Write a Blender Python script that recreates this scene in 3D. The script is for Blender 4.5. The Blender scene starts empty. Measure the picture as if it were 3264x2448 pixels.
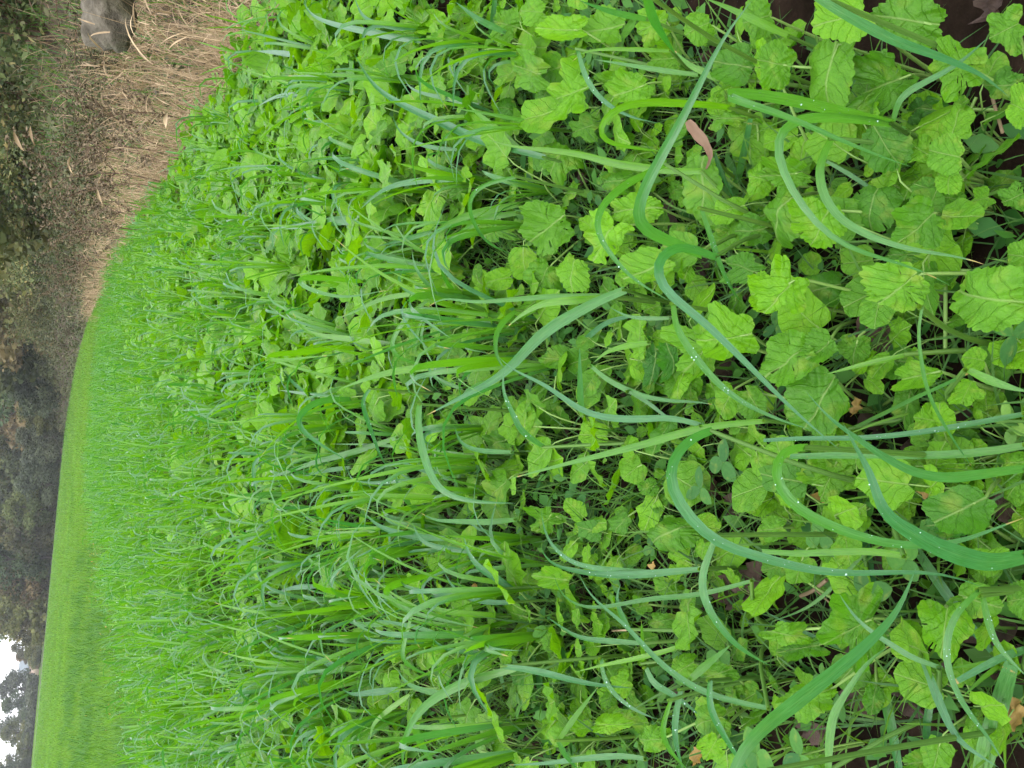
import bpy, math, random
import numpy as np
from mathutils import Vector, Matrix

random.seed(7)
RNG = np.random.default_rng(11)
SC = bpy.context.scene
COL = SC.collection

# ------------------------------------------------------------------ camera
W, H, F = 3264.0, 2448.0, 2811.0          # photograph pixels and focal length in pixels
CAM_H, PITCH, ROLL = 0.80, math.radians(26.9), math.radians(5.3)
_f = np.array([0, math.cos(PITCH), -math.sin(PITCH)]); _r = np.array([1.0, 0, 0]); _u = np.cross(_r, _f)
_rr = _r*math.cos(ROLL) + _u*math.sin(ROLL); _uu = -_r*math.sin(ROLL) + _u*math.cos(ROLL)
EYE = np.array([0, 0, CAM_H])
cam_d = bpy.data.cameras.new('camera'); cam = bpy.data.objects.new('camera', cam_d); COL.objects.link(cam)
cam_d.sensor_fit = 'HORIZONTAL'; cam_d.sensor_width = 36.0; cam_d.lens = 36.0*F/W
cam_d.clip_start = 0.02; cam_d.clip_end = 4000
_X, _Y, _Z = -_uu, _rr, -_f               # the phone was held upright: scene-up points to the picture's left
cam.matrix_world = Matrix(((_X[0], _Y[0], _Z[0], 0), (_X[1], _Y[1], _Z[1], 0), (_X[2], _Y[2], _Z[2], CAM_H), (0, 0, 0, 1)))
SC.camera = cam

# ------------------------------------------------------------------ sky, sun, exposure
SUN_EL, SUN_ROT = math.radians(48), math.radians(200)
world = bpy.data.worlds.new('World'); SC.world = world; world.use_nodes = True
nt = world.node_tree; nt.nodes.clear()
sky = nt.nodes.new('ShaderNodeTexSky'); sky.sky_type = 'NISHITA'; sky.sun_disc = False
sky.sun_elevation = SUN_EL; sky.sun_rotation = SUN_ROT; sky.air_density = 1.0; sky.dust_density = 4.0; sky.ozone_density = 1.0
over = nt.nodes.new('ShaderNodeMix'); over.data_type = 'RGBA'; over.inputs[0].default_value = 0.86   # closed white cloud cover
over.inputs[7].default_value = (7.6, 7.8, 8.0, 1)
bg = nt.nodes.new('ShaderNodeBackground'); bg.inputs[1].default_value = 0.13
wo = nt.nodes.new('ShaderNodeOutputWorld')
nt.links.new(sky.outputs[0], over.inputs[6]); nt.links.new(over.outputs[2], bg.inputs[0]); nt.links.new(bg.outputs[0], wo.inputs[0])
sun_d = bpy.data.lights.new('sun', 'SUN'); sun_d.energy = 0.55; sun_d.angle = math.radians(30); sun_d.color = (1, .97, .92)
sun = bpy.data.objects.new('sun', sun_d); COL.objects.link(sun)
_sd = Vector((math.sin(SUN_ROT)*math.cos(SUN_EL), math.cos(SUN_ROT)*math.cos(SUN_EL), math.sin(SUN_EL)))
sun.rotation_euler = _sd.to_track_quat('Z', 'Y').to_euler()
SC.view_settings.view_transform = 'Standard'; SC.view_settings.look = 'None'
SC.view_settings.exposure = 2.0; SC.view_settings.gamma = 1.0; SC.view_settings.use_curve_mapping = False
SC.cycles.max_bounces = 6; SC.cycles.diffuse_bounces = 2; SC.cycles.glossy_bounces = 2
SC.cycles.transmission_bounces = 4; SC.cycles.transparent_max_bounces = 4; SC.cycles.volume_bounces = 0
SC.cycles.use_denoising = True
SC.cycles.caustics_reflective = False; SC.cycles.caustics_refractive = False

# ------------------------------------------------------------------ helpers
def ray(px, py):
    return _f + _X*((px - W/2)/F) + _Y*((H/2 - py)/F)
def at_height(px, py, z):
    d = ray(px, py); return EYE + d*((z - CAM_H)/d[2])
def at_depth(px, py, Y):
    d = ray(px, py); return EYE + d*(Y/d[1])

def mesh(name, v, f, mat=None, uv=None, tint=None, smooth=True):
    me = bpy.data.meshes.new(name)
    v = np.asarray(v, dtype=np.float32)
    if isinstance(f, np.ndarray):
        n, k = f.shape
        me.vertices.add(len(v)); me.vertices.foreach_set('co', v.ravel())
        me.loops.add(n*k); me.loops.foreach_set('vertex_index', f.astype(np.int32).ravel())
        me.polygons.add(n); me.polygons.foreach_set('loop_start', np.arange(0, n*k, k, dtype=np.int32))
        me.update(calc_edges=True)
    else:
        me.from_pydata(v.tolist(), [], [tuple(int(i) for i in q) for q in f])
    if uv is not None:
        l = me.uv_layers.new(name='UVMap')
        li = np.empty(len(me.loops), dtype=np.int32); me.loops.foreach_get('vertex_index', li)
        l.data.foreach_set('uv', np.asarray(uv, dtype=np.float32)[li].ravel())
    a = me.attributes.new('tint', 'FLOAT', 'POINT')
    t = np.full(len(v), 0.5 if tint is None else tint, dtype=np.float32) if np.isscalar(tint) or tint is None else np.asarray(tint, dtype=np.float32)
    a.data.foreach_set('value', t)
    if smooth: me.polygons.foreach_set('use_smooth', np.ones(len(me.polygons), dtype=bool))
    if mat is not None: me.materials.append(mat)
    return me
def obj(name, me, parent=None, loc=None):
    o = bpy.data.objects.new(name, me); COL.objects.link(o)
    if parent is not None: o.parent = parent
    if loc is not None: o.location = loc
    return o
def tag(o, label=None, cat=None, group=None, kind=None):
    if label: o['label'] = label
    if cat: o['category'] = cat
    if group: o['group'] = group
    if kind: o['kind'] = kind
    return o
def thing(name, label, cat, loc=(0, 0, 0), rz=0, s=1.0, group=None):
    o = bpy.data.objects.new(name, None); COL.objects.link(o); o.empty_display_size = .02
    o.location = loc; o.rotation_euler = (0, 0, rz); o.scale = (s, s, s)
    return tag(o, label, cat, group)
def copy_tree(o, loc, rz, s, label, group):
    c = o.copy(); COL.objects.link(c); c.location = loc; c.rotation_euler = (0, 0, rz); c.scale = (s, s, s)
    c['label'] = label
    if group: c['group'] = group
    for ch in o.children:
        d = ch.copy(); COL.objects.link(d); d.parent = c
        for g in ch.children:
            e = g.copy(); COL.objects.link(e); e.parent = d
    return c

class MB:                                  # collects pieces of one mesh
    def __init__(s): s.v = []; s.f = []; s.uv = []; s.t = []; s.n = 0
    def add(s, v, f, uv=None, t=0.5):
        v = np.asarray(v, dtype=np.float32); f = np.asarray(f)
        s.v.append(v); s.f.append(f + s.n); s.n += len(v)
        s.uv.append(np.zeros((len(v), 2)) if uv is None else np.asarray(uv))
        s.t.append(np.full(len(v), t) if np.isscalar(t) else np.asarray(t)); return s
    def build(s, name, mat, parent=None, smooth=True):
        ks = {a.shape[1] for a in s.f}
        if len(ks) == 1: f = np.concatenate(s.f)
        else:
            f = []
            for a in s.f: f += a.tolist()
        return obj(name, mesh(name, np.concatenate(s.v), f, mat, np.concatenate(s.uv), np.concatenate(s.t), smooth), parent)

def catmull(P, n):
    P = np.asarray(P, dtype=float)
    if len(P) == 2: P = np.array([P[0], (P[0]+P[1])/2, P[1]])
    d = np.r_[0, np.cumsum(np.linalg.norm(np.diff(P, axis=0), axis=1))]; d /= d[-1]
    Q = np.vstack([2*P[0]-P[1], P, 2*P[-1]-P[-2]])
    out = []
    for t in np.linspace(0, 1, n):
        i = min(np.searchsorted(d, t, side='right')-1, len(P)-2)
        u = (t-d[i])/(d[i+1]-d[i]); p0, p1, p2, p3 = Q[i:i+4]
        out.append(.5*(2*p1 + (p2-p0)*u + (2*p0-5*p1+4*p2-p3)*u*u + (3*p1-p0-3*p2+p3)*u**3))
    return np.array(out)
def tube(P, r, k=6):
    P = np.asarray(P, dtype=float); n = len(P); r = np.full(n, r) if np.isscalar(r) else np.asarray(r)
    T = np.gradient(P, axis=0); T /= np.linalg.norm(T, axis=1)[:, None] + 1e-9
    a = np.array([1., 0, 0]) if abs(T[0][0]) < .8 else np.array([0, 1., 0])
    v = []; uv = []
    for i in range(n):
        b = np.cross(T[i], a); b /= np.linalg.norm(b)+1e-9; a = np.cross(b, T[i])
        for j in range(k):
            t = 2*math.pi*j/k; v.append(P[i] + r[i]*(math.cos(t)*a + math.sin(t)*b)); uv.append((j/k, i/n))
    f = [(i*k+j, i*k+(j+1) % k, (i+1)*k+(j+1) % k, (i+1)*k+j) for i in range(n-1) for j in range(k)]
    return np.array(v), np.array(f), np.array(uv)
def box(x0, x1, y0, y1, z0, z1):
    v = np.array([(x, y, z) for z in (z0, z1) for x, y in ((x0, y0), (x1, y0), (x1, y1), (x0, y1))], dtype=float)
    return v, np.array([(0, 3, 2, 1), (4, 5, 6, 7), (0, 1, 5, 4), (1, 2, 6, 5), (2, 3, 7, 6), (3, 0, 4, 7)])
def vnoise(x, y, seed=0):                  # cheap smooth noise for terrain
    s = 0
    for k, (a, b, c) in enumerate(((1.0, .7, .3), (-.8, 1.1, 1.9), (1.7, -1.3, 4.1), (.6, 2.1, 2.7))):
        s = s + np.sin(a*x + b*y + c + seed*1.7)*np.cos(b*x*.7 - a*y*.9 + c*2 + seed)
    return s/4

# ------------------------------------------------------------------ materials
class N:
    def __init__(s, name):
        s.m = bpy.data.materials.new(name); s.m.use_nodes = True; s.t = s.m.node_tree; s.t.nodes.clear()
        s.out = s.t.nodes.new('ShaderNodeOutputMaterial')
    def new(s, ty, **kw):
        n = s.t.nodes.new(ty)
        for k, v in kw.items(): setattr(n, k, v)
        return n
    def link(s, a, b): s.t.links.new(a, b)
    def put(s, sock, v):
        if hasattr(v, 'links') or isinstance(v, bpy.types.NodeSocket): s.link(v, sock)
        else: sock.default_value = v
    def math(s, op, a, b=0.0, c=None, clamp=False):
        n = s.new('ShaderNodeMath', operation=op, use_clamp=clamp); s.put(n.inputs[0], a); s.put(n.inputs[1], b)
        if c is not None: s.put(n.inputs[2], c)
        return n.outputs[0]
    def mix(s, fac, a, b, blend='MIX'):
        n = s.new('ShaderNodeMix', data_type='RGBA', blend_type=blend); s.put(n.inputs[0], fac)
        for i, v in ((6, a), (7, b)): s.put(n.inputs[i], (*v, 1) if isinstance(v, tuple) and len(v) == 3 else v)
        return n.outputs[2]
    def noise(s, scale, vec=None, detail=3, rough=.55):
        n = s.new('ShaderNodeTexNoise'); n.inputs['Scale'].default_value = scale; n.inputs['Detail'].default_value = detail
        n.inputs['Roughness'].default_value = rough
        if vec is not None: s.link(vec, n.inputs['Vector'])
        return n.outputs[0]
    def ramp(s, fac, stops):
        n = s.new('ShaderNodeValToRGB'); s.put(n.inputs[0], fac); e = n.color_ramp.elements
        while len(e) < len(stops): e.new(.5)
        for q, (p, c) in zip(e, stops): q.position = p; q.color = (*c, 1)
        return n.outputs[0]
    def tint(s):                           # per-piece value + per-object random, folded to 0..1
        a = s.new('ShaderNodeAttribute', attribute_name='tint').outputs['Fac']
        return a
    def objrand(s): return s.new('ShaderNodeObjectInfo').outputs['Random']
    def coord(s, which): return s.new('ShaderNodeTexCoord').outputs[which]
    def sep(s, v):
        n = s.new('ShaderNodeSeparateXYZ'); s.link(v, n.inputs[0]); return n.outputs
    def comb(s, x, y, z=0.0):
        n = s.new('ShaderNodeCombineXYZ'); s.put(n.inputs[0], x); s.put(n.inputs[1], y); s.put(n.inputs[2], z); return n.outputs[0]
    def bsdf(s, col, rough=.6, spec=.4, normal=None, trans=None, tfac=.35, sheen=0.0):
        p = s.new('ShaderNodeBsdfPrincipled'); s.put(p.inputs['Base Color'], (*col, 1) if isinstance(col, tuple) else col)
        s.put(p.inputs['Roughness'], rough); s.put(p.inputs['Specular IOR Level'], spec)
        if normal is not None: s.link(normal, p.inputs['Normal'])
        o = p.outputs[0]
        if trans is not None:
            t = s.new('ShaderNodeBsdfTranslucent'); s.put(t.inputs[0], (*trans, 1) if isinstance(trans, tuple) else trans)
            if normal is not None: s.link(normal, t.inputs['Normal'])
            m = s.new('ShaderNodeMixShader'); m.inputs[0].default_value = tfac; s.link(o, m.inputs[1]); s.link(t.outputs[0], m.inputs[2]); o = m.outputs[0]
        s.link(o, s.out.inputs[0]); return s.m
    def bump(s, h, strength=.3, dist=.01):
        b = s.new('ShaderNodeBump'); b.inputs['Strength'].default_value = strength; b.inputs['Distance'].default_value = dist
        s.link(h, b.inputs['Height']); return b.outputs[0]

def mat_blade(name, lo, hi, tlo, thi, spec=.5, rough=.42, old=True):
    n = N(name); t = n.tint(); r = n.objrand()
    u = n.sep(n.coord('UV'))
    tt = n.math('ADD', t, n.math('MULTIPLY', n.math('SUBTRACT', r, .5), .35), clamp=True)
    stripe = n.noise(1.0, n.comb(n.math('MULTIPLY', u[0], 16.0), n.math('MULTIPLY', u[1], .8), n.math('MULTIPLY', t, 37.0)), 2)
    rib = n.math('LESS_THAN', n.math('ABSOLUTE', n.math('SUBTRACT', u[0], .5)), .03)
    base = n.mix(tt, lo, hi)
    stripe2 = n.math('MULTIPLY', n.math('SUBTRACT', stripe, .30, clamp=True), 2.4, clamp=True)
    base = n.mix(stripe2, base, n.mix(1.0, base, (.46, .55, .42), 'MULTIPLY'))
    base = n.mix(n.math('MULTIPLY', rib, .16), base, (.16, .25, .10))
    blot = n.math('MULTIPLY', n.math('SUBTRACT', n.noise(1.0, n.comb(n.math('MULTIPLY', u[0], 1.2), n.math('MULTIPLY', u[1], 5.0), n.math('MULTIPLY', n.math('ADD', t, r), 71.0)), 3), .5, clamp=True), 2.2, clamp=True)
    base = n.mix(n.math('MULTIPLY', blot, .55), base, n.mix(1.0, base, (1.7, 1.15, .7), 'MULTIPLY'))
    tr = n.mix(tt, tlo, thi)
    tr = n.mix(n.math('MULTIPLY', stripe, .6), tr, n.mix(1.0, tr, (.5, .6, .4), 'MULTIPLY'))
    if old:                                # withered yellow tips on some blades
        tip = n.math('MULTIPLY', n.math('GREATER_THAN', n.math('ADD', u[1], n.math('MULTIPLY', stripe, .1)), .985), n.math('GREATER_THAN', n.math('FRACT', n.math('MULTIPLY', t, 17.3)), .6))
        base = n.mix(tip, base, (.30, .22, .07))
    return n.bsdf(base, rough, spec, n.bump(stripe, .45, .0010), tr, .36)

def mat_leaf(name, lo, hi, tlo, thi, spec=.35, rough=.5, veins=True, tfac=.33):
    n = N(name); t = n.tint(); r = n.objrand(); uv = n.coord('UV'); u = n.sep(uv)
    tt = n.math('ADD', t, n.math('MULTIPLY', n.math('SUBTRACT', r, .5), .4), clamp=True)
    ax = n.math('ABSOLUTE', u[0])
    mott = n.noise(7.0, n.comb(u[0], u[1], n.math('MULTIPLY', n.math('ADD', t, r), 23.0)), 4)
    base = n.mix(tt, lo, hi); tr = n.mix(tt, tlo, thi)
    dark = n.math('MULTIPLY', n.math('SUBTRACT', mott, .38, clamp=True), 1.5, clamp=True)
    base = n.mix(dark, base, n.mix(1.0, base, (.45, .62, .5), 'MULTIPLY')); tr = n.mix(dark, tr, n.mix(1.0, tr, (.5, .68, .5), 'MULTIPLY'))
    # worn pale blotches
    pale = n.math('MULTIPLY', n.math('SUBTRACT', n.noise(2.3, n.comb(u[0], u[1], n.math('MULTIPLY', n.math('ADD', t, r), 51.0)), 2), .56, clamp=True), 3.0, clamp=True)
    base = n.mix(n.math('MULTIPLY', pale, .7), base, (.22, .27, .04))
    nor = None
    if veins:
        w = n.math('MULTIPLY', n.noise(4.0, n.comb(u[0], u[1], n.math('MULTIPLY', t, 31.0)), 2), .10)
        q = n.math('FRACT', n.math('ADD', n.math('MULTIPLY', n.math('SUBTRACT', u[1], n.math('MULTIPLY', n.math('POWER', ax, .8), .75)), n.math('ADD', 3.6, n.math('MULTIPLY', t, 1.8))), n.math('ADD', n.math('MULTIPLY', w, 11.0), n.math('MULTIPLY', n.math('SIGN', u[0]), .17))))
        side = n.math('SUBTRACT', 1.0, n.math('MULTIPLY', n.math('ABSOLUTE', n.math('SUBTRACT', q, .5)), 13.0), clamp=True)
        mid = n.math('SUBTRACT', 1.0, n.math('MULTIPLY', ax, 45.0), clamp=True)
        v = n.math('MAXIMUM', side, mid)
        cell = n.new('ShaderNodeTexVoronoi', feature='DISTANCE_TO_EDGE'); cell.inputs['Scale'].default_value = 15; n.link(n.comb(u[0], u[1], n.math('MULTIPLY', t, 9.0)), cell.inputs['Vector'])
        net = n.math('SUBTRACT', 1.0, n.math('MULTIPLY', cell.outputs['Distance'], 9.0), clamp=True)
        v2 = n.math('MAXIMUM', n.math('MULTIPLY', v, .85), n.math('MULTIPLY', net, .16))
        base = n.mix(n.math('MULTIPLY', v2, .24), base, n.mix(1.0, base, (.5, .6, .6), 'MULTIPLY'))
        tr = n.mix(n.math('MULTIPLY', v2, .3), tr, n.mix(1.0, tr, (.35, .5, .4), 'MULTIPLY'))
        base = n.mix(n.math('MULTIPLY', mid, .55), base, (.22, .32, .10))
        nor = n.bump(n.math('ADD', n.math('MULTIPLY', v2, -.7), n.math('MULTIPLY', mott, 1.6)), .6, .003)
    return n.bsdf(base, rough, spec, nor, tr, tfac)

def mat_plain(name, a, b, scale=8.0, rough=.8, spec=.2, trans=None, tfac=.3, bump=0.0, dist=.01):
    n = N(name); t = n.tint(); r = n.objrand(); k = n.noise(scale, n.coord('Object'), 5)
    f = n.math('ADD', n.math('MULTIPLY', n.math('FRACT', n.math('ADD', t, r)), .55), n.math('MULTIPLY', n.math('SUBTRACT', k, .3), 1.0), clamp=True)
    return n.bsdf(n.mix(f, a, b), rough, spec, n.bump(k, bump, dist) if bump else None, trans, tfac)

M = {}
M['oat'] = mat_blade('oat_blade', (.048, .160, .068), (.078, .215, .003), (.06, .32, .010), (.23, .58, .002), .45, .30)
M['oat_stem'] = mat_blade('oat_stem', (.08, .19, .045), (.12, .24, .03), (.14, .3, .02), (.2, .36, .02), .4, .5, False)
M['mustard'] = mat_leaf('mustard_leaf', (.024, .100, .010), (.106, .262, .006), (.06, .30, .005), (.26, .56, .002), .2, .42)
M['petiole'] = mat_plain('petiole', (.13, .24, .05), (.20, .32, .08), 20, .5, .4, (.2, .35, .05), .3)
M['clover'] = mat_leaf('clover_leaf', (.022, .090, .020), (.055, .165, .022), (.06, .22, .015), (.13, .32, .012), .2, .55, False)
M['chickweed'] = mat_leaf('chickweed_leaf', (.09, .22, .035), (.14, .28, .04), (.16, .36, .02), (.22, .44, .02), .4, .5, False)
M['fine_grass'] = mat_blade('fine_grass', (.035, .11, .028), (.10, .23, .025), (.07, .22, .015), (.2, .42, .012), .3, .5, False)
M['meadow_grass'] = mat_blade('meadow_grass', (.028, .110, .024), (.122, .270, .028), (.06, .19, .02), (.24, .44, .02), .25, .6, False)
M['dead_leaf'] = mat_plain('dead_leaf', (.030, .019, .016), (.095, .062, .050), 40, .75, .25, (.15, .08, .05), .2, .4, .003)
M['pale_dead_leaf'] = mat_plain('pale_dead_leaf', (.13, .075, .05), (.26, .18, .13), 50, .7, .2, (.35, .2, .14), .25, .4, .003)
M['yellow_leaf'] = mat_plain('yellow_leaf', (.20, .125, .035), (.36, .25, .085), 60, .6, .3, (.5, .3, .06), .35, .3, .003)
M['straw'] = mat_plain('straw', (.075, .050, .029), (.52, .39, .245), 15, .75, .25, (.35, .24, .12), .25)
M['dry_stem'] = mat_plain('dry_stem', (.05, .030, .022), (.15, .092, .06), 20, .8, .15)
M['dry_head'] = mat_plain('dry_head', (.065, .050, .032), (.17, .13, .085), 25, .85, .1)
M['dew'] = N('dew').bsdf((.22, .36, .28), .06, 1.0)
M['bark'] = mat_plain('bark', (.030, .026, .022), (.075, .065, .052), 6, .9, .1, None, .3, .8, .05)
def mat_foliage(name, cols):
    n = N(name); t = n.tint(); r = n.objrand()
    c = n.ramp(t, [(i/(len(cols)-1), c) for i, c in enumerate(cols)])
    hs = n.new('ShaderNodeHueSaturation'); n.put(hs.inputs['Hue'], n.math('ADD', .48, n.math('MULTIPLY', r, .04))); n.link(c, hs.inputs['Color'])
    n.put(hs.inputs['Value'], n.math('ADD', .8, n.math('MULTIPLY', r, .4)))
    return n.bsdf(hs.outputs[0], .65, .2, None, hs.outputs[0], .3)
M['leaf_dark'] = mat_foliage('dark_tree_foliage', [(.016, .030, .010), (.038, .064, .020), (.072, .098, .028)])
M['leaf_olive'] = mat_foliage('olive_tree_foliage', [(.028, .040, .012), (.072, .086, .024), (.125, .128, .036)])
M['leaf_ochre'] = mat_foliage('ochre_tree_foliage', [(.045, .036, .014), (.105, .082, .030), (.16, .122, .05)])
M['leaf_grey'] = mat_foliage('grey_green_foliage', [(.024, .035, .020), (.052, .068, .036), (.088, .105, .056)])
M['leaf_bare'] = mat_foliage('bare_twig_foliage', [(.032, .038, .015), (.072, .076, .026), (.125, .118, .045)])
M['shrub'] = mat_foliage('shrub_leaves', [(.034, .052, .020), (.075, .098, .034), (.12, .135, .05), (.21, .165, .065)])
M['bramble'] = mat_foliage('bramble_leaves', [(.038, .033, .020), (.045, .056, .022), (.078, .084, .036), (.125, .105, .06)])

# ------------------------------------------------------------------ generators
def tri(f):
    f = np.asarray(f)
    return f if f.shape[1] == 3 else np.concatenate([f[:, [0, 1, 2]], f[:, [0, 2, 3]]])
def blades(base, az, lean, bend, L, w, K=6, tint=.5, twist=None, across=2, fold=.18, power=1.5, prof=None, foldpos=None, tipshift=0.0):
    """N grass blades, each an arching ribbon with K segments; returns verts, quads, uv, tint"""
    base = np.asarray(base, dtype=float).reshape(-1, 3); n = len(base)
    g = lambda a: np.broadcast_to(np.asarray(a, dtype=float), (n,))
    az, lean, bend, L, w, tint = map(g, (az, lean, bend, L, w, tint)); tw = g(0 if twist is None else twist)
    s = np.linspace(0, 1, K+1)
    th = lean[:, None] + bend[:, None]*s[None, :]**power
    if foldpos is not None: t_ = np.clip((s-foldpos)/.42, 0, 1); th = lean[:, None] + bend[:, None]*(.15*s+.85*t_*t_*(3-2*t_))[None, :]
    ca, sa = np.cos(az)[:, None], np.sin(az)[:, None]
    d = np.stack([np.sin(th)*ca, np.sin(th)*sa, np.cos(th)], -1)
    step = (L/K)[:, None, None]
    P = np.concatenate([np.zeros((n, 1, 3)), np.cumsum((d[:, :-1]+d[:, 1:])/2*step, axis=1)], 1) + base[:, None]
    side = np.stack([-sa, ca, np.zeros_like(ca)], -1)*np.ones((1, K+1, 1))
    nor = np.cross(d, side)
    a = tw[:, None, None]*s[None, :, None]
    Wd = np.cos(a)*side + np.sin(a)*nor; Nd = -np.sin(a)*side + np.cos(a)*nor
    pr = np.minimum(1, .55+1.9*s)*(1-s**3.0) if prof is None else prof(s)
    hw = (w[:, None]*pr[None, :]/2)[..., None]
    if across == 2:
        V = np.stack([P-Wd*hw, P+Wd*hw], 2); U = [0, 1]
    else:
        V = np.stack([P-Wd*hw, P-Nd*hw*fold*2, P+Wd*hw], 2); U = [0, .5, 1]
    c = len(U); V = V.reshape(-1, 3)
    uv = np.stack([np.tile(np.array(U), (n, K+1, 1)), np.repeat(np.tile(s, (n, 1))[..., None], c, 2)], -1).reshape(-1, 2)
    i = (np.arange(n)*(K+1)*c)[:, None, None] + (np.arange(K)*c)[None, :, None] + np.arange(c-1)[None, None, :]
    Q = np.stack([i, i+1, i+1+c, i+c], -1).reshape(-1, 4)
    return V, Q, uv, np.clip(np.repeat(tint, (K+1)*c) + np.tile(np.repeat(tipshift*np.clip((s-(foldpos or .35)+.1)/.3, 0, 1), c), n), 0, 1)  # tipshift: bluer past the fold, waxy upper face plus painted-in sky sheen

def leaf(m, rings, rng, lobes=.13, teeth=.055, nt_=None, aspect=.8, crinkle=.03, cup=-.12, notch=.25, holes=0):
    """toothed round mustard leaf of unit length: base at (0,0), tip at (0,1); all triangles"""
    th = np.linspace(0, 2*math.pi, m, endpoint=False)          # 0 = tip
    ph = rng.uniform(0, 6.28, 6); nt_ = nt_ or int(rng.integers(15, 21))
    r = 1 + lobes*(np.sin(3*th+ph[0])*.5 + np.sin(5*th+ph[1])*.5) + .05*np.sin(2*th+ph[2])
    saw = np.abs(((th*nt_/(2*math.pi)+ph[3]) % 1)-.5)*2
    r *= 1 + teeth*(saw**.7-.5)*2
    r *= 1 - notch*np.exp(-((th-math.pi)/.30)**2)
    x = r*np.sin(th)*aspect/2; y = .5 + r*np.cos(th)*.5
    y0 = y[m//2]
    V = [(0, .5, 0)]; 
    for k in range(1, rings+1):
        q = k/rings; V += list(zip(x*q, .5+(y-.5)*q, np.zeros(m)))
    V = np.array(V); F_ = [(0, 1+j, 1+(j+1) % m) for j in range(m)]
    for k in range(1, rings):
        a = 1+(k-1)*m; b = 1+k*m
        for j in range(m):
            if holes and k >= 1 and rng.random() < holes: continue
            j2 = (j+1) % m
            F_ += [(a+j, b+j, b+j2), (a+j, b+j2, a+j2)]
    px, py = V[:, 0], V[:, 1]-.5
    rr = np.hypot(px/aspect*2, py*2)
    V[:, 2] = cup*rr**2*.5 + crinkle*(np.sin(9*px+ph[4])*np.cos(11*py+ph[5]) + .7*np.sin(17*py+4*np.abs(px)*9+ph[0])*rr) + .10*np.abs(px) + crinkle*1.2*np.sin(6*np.arctan2(px, py)+ph[1])*rr**2
    uv = np.stack([V[:, 0], V[:, 1]], 1)
    V[:, 1] -= 0
    return V, np.array(F_), uv
def scatter(tv, tf, tuv, tt, loc, rz, s, dt=None):
    """join copies of a template with positions, turns and sizes"""
    n = len(loc); c, k = np.cos(rz)[:, None], np.sin(rz)[:, None]; s = np.asarray(s)[:, None]
    x, y, z = tv[:, 0][None], tv[:, 1][None], tv[:, 2][None]
    V = np.stack([(x*c-y*k)*s, (x*k+y*c)*s, np.broadcast_to(z*s, (n, len(tv)))], -1) + np.asarray(loc)[:, None]
    Fa = (tf[None] + (np.arange(n)*len(tv))[:, None, None]).reshape(-1, tf.shape[1])
    T = np.tile(tt, n) if dt is None else (tt[None]+np.asarray(dt)[:, None]).ravel()
    return V.reshape(-1, 3), Fa, np.tile(tuv, (n, 1)), np.clip(T, 0, 1)

# ------------------------------------------------------------------ terrain
def edge_x(Y): return 1.65 - .0011*np.maximum(0, Y-20.0)**2 + .07*np.sin(Y*1.3) + .05*np.sin(Y*3.1+1)
def sstep(t): t = np.clip(t, 0, 1); return t*t*(3-2*t)
def bank_z(X, Y):
    d = X-edge_x(Y)
    return np.where(d < .05, -.03+.06*np.clip(d+.4, 0, .5), 0) + 1.75*sstep((d-.1)/3.4) + .05*np.clip(d-3, 0, 90) + (.07*vnoise(X*2.3, Y*2.1)+.06*vnoise(X*5, Y*4.7, 3))*sstep(d/.8)
def hill_z(X, Y):
    return 13*sstep((Y-150)/150)*sstep((X+58)/40) + 0.0*Y
def field_z(X, Y): return .012*vnoise(X*3.1, Y*3.3) + .010*vnoise(X*9, Y*8, 2)

def axis(near, far, d0, g):
    a = [0.0]; d = d0
    while a[-1] < far:
        a.append(a[-1]+d)
        if a[-1] > near: d *= g
    return np.array(a)
ax_ = axis(2.5, 1500, .08, 1.16); xs = np.r_[-ax_[:0:-1], ax_]; ys = np.r_[-ax_[:0:-1][-40:], ax_]
gx, gy = np.meshgrid(xs, ys); gz = np.where(np.hypot(gx, gy) < 20, field_z(gx, gy), 0)
def grid_faces(nx, ny):
    i = np.arange(ny-1)[:, None]*nx + np.arange(nx-1)[None]
    return np.stack([i, i+1, i+1+nx, i+nx], -1).reshape(-1, 4)
n = N('field_ground'); co = n.coord('Object'); sp = n.sep(co)
k1 = n.noise(14, co, 6, .65); k2 = n.noise(.35, co, 8, .7); k3 = n.noise(90, co, 4, .7)
soil = n.ramp(k1, [(.3, (.004, .003, .002)), (.5, (.010, .0068, .005)), (.72, (.026, .017, .012))])
soil = n.mix(n.math('MULTIPLY', k3, .45), soil, (.006, .0045, .0035))
grass = n.ramp(n.math('ADD', n.math('MULTIPLY', k1, .45), n.math('MULTIPLY', k2, .55)), [(.3, (.030, .070, .010)), (.5, (.055, .110, .013)), (.7, (.080, .135, .018))])
far = n.math('MULTIPLY', n.math('SUBTRACT', n.math('ADD', sp[1], n.math('MULTIPLY', k2, 1.5)), 5.0), .35, clamp=True)
n.bsdf(n.mix(far, soil, grass), .95, .0, n.bump(k1, .8, .012)); M['ground'] = n.m
o = obj('ground', mesh('ground', np.stack([gx.ravel(), gy.ravel(), gz.ravel()], 1), grid_faces(len(xs), len(ys)), M['ground'])); tag(o, kind='structure')

# bank beside the crop strip
by = np.r_[np.linspace(1.2, 14, 90), np.linspace(14.4, 60, 90), np.linspace(61, 190, 60)]; bd = np.r_[np.linspace(-.35, 4, 46), np.linspace(4.3, 70, 26)]
D, Yb = np.meshgrid(bd, by); Xb = edge_x(Yb)+D
n = N('bank_soil'); co = n.coord('Object'); k1 = n.noise(5, co, 6, .65)
n.bsdf(n.ramp(k1, [(.3, (.020, .015, .010)), (.52, (.048, .036, .024)), (.75, (.10, .076, .05))]), .95, .05, n.bump(k1, .8, .05)); M['bank'] = n.m
tag(obj('bank', mesh('bank', np.stack([Xb.ravel(), Yb.ravel(), bank_z(Xb, Yb).ravel()], 1), grid_faces(len(bd), len(by)), M['bank'])), kind='structure')
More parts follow.
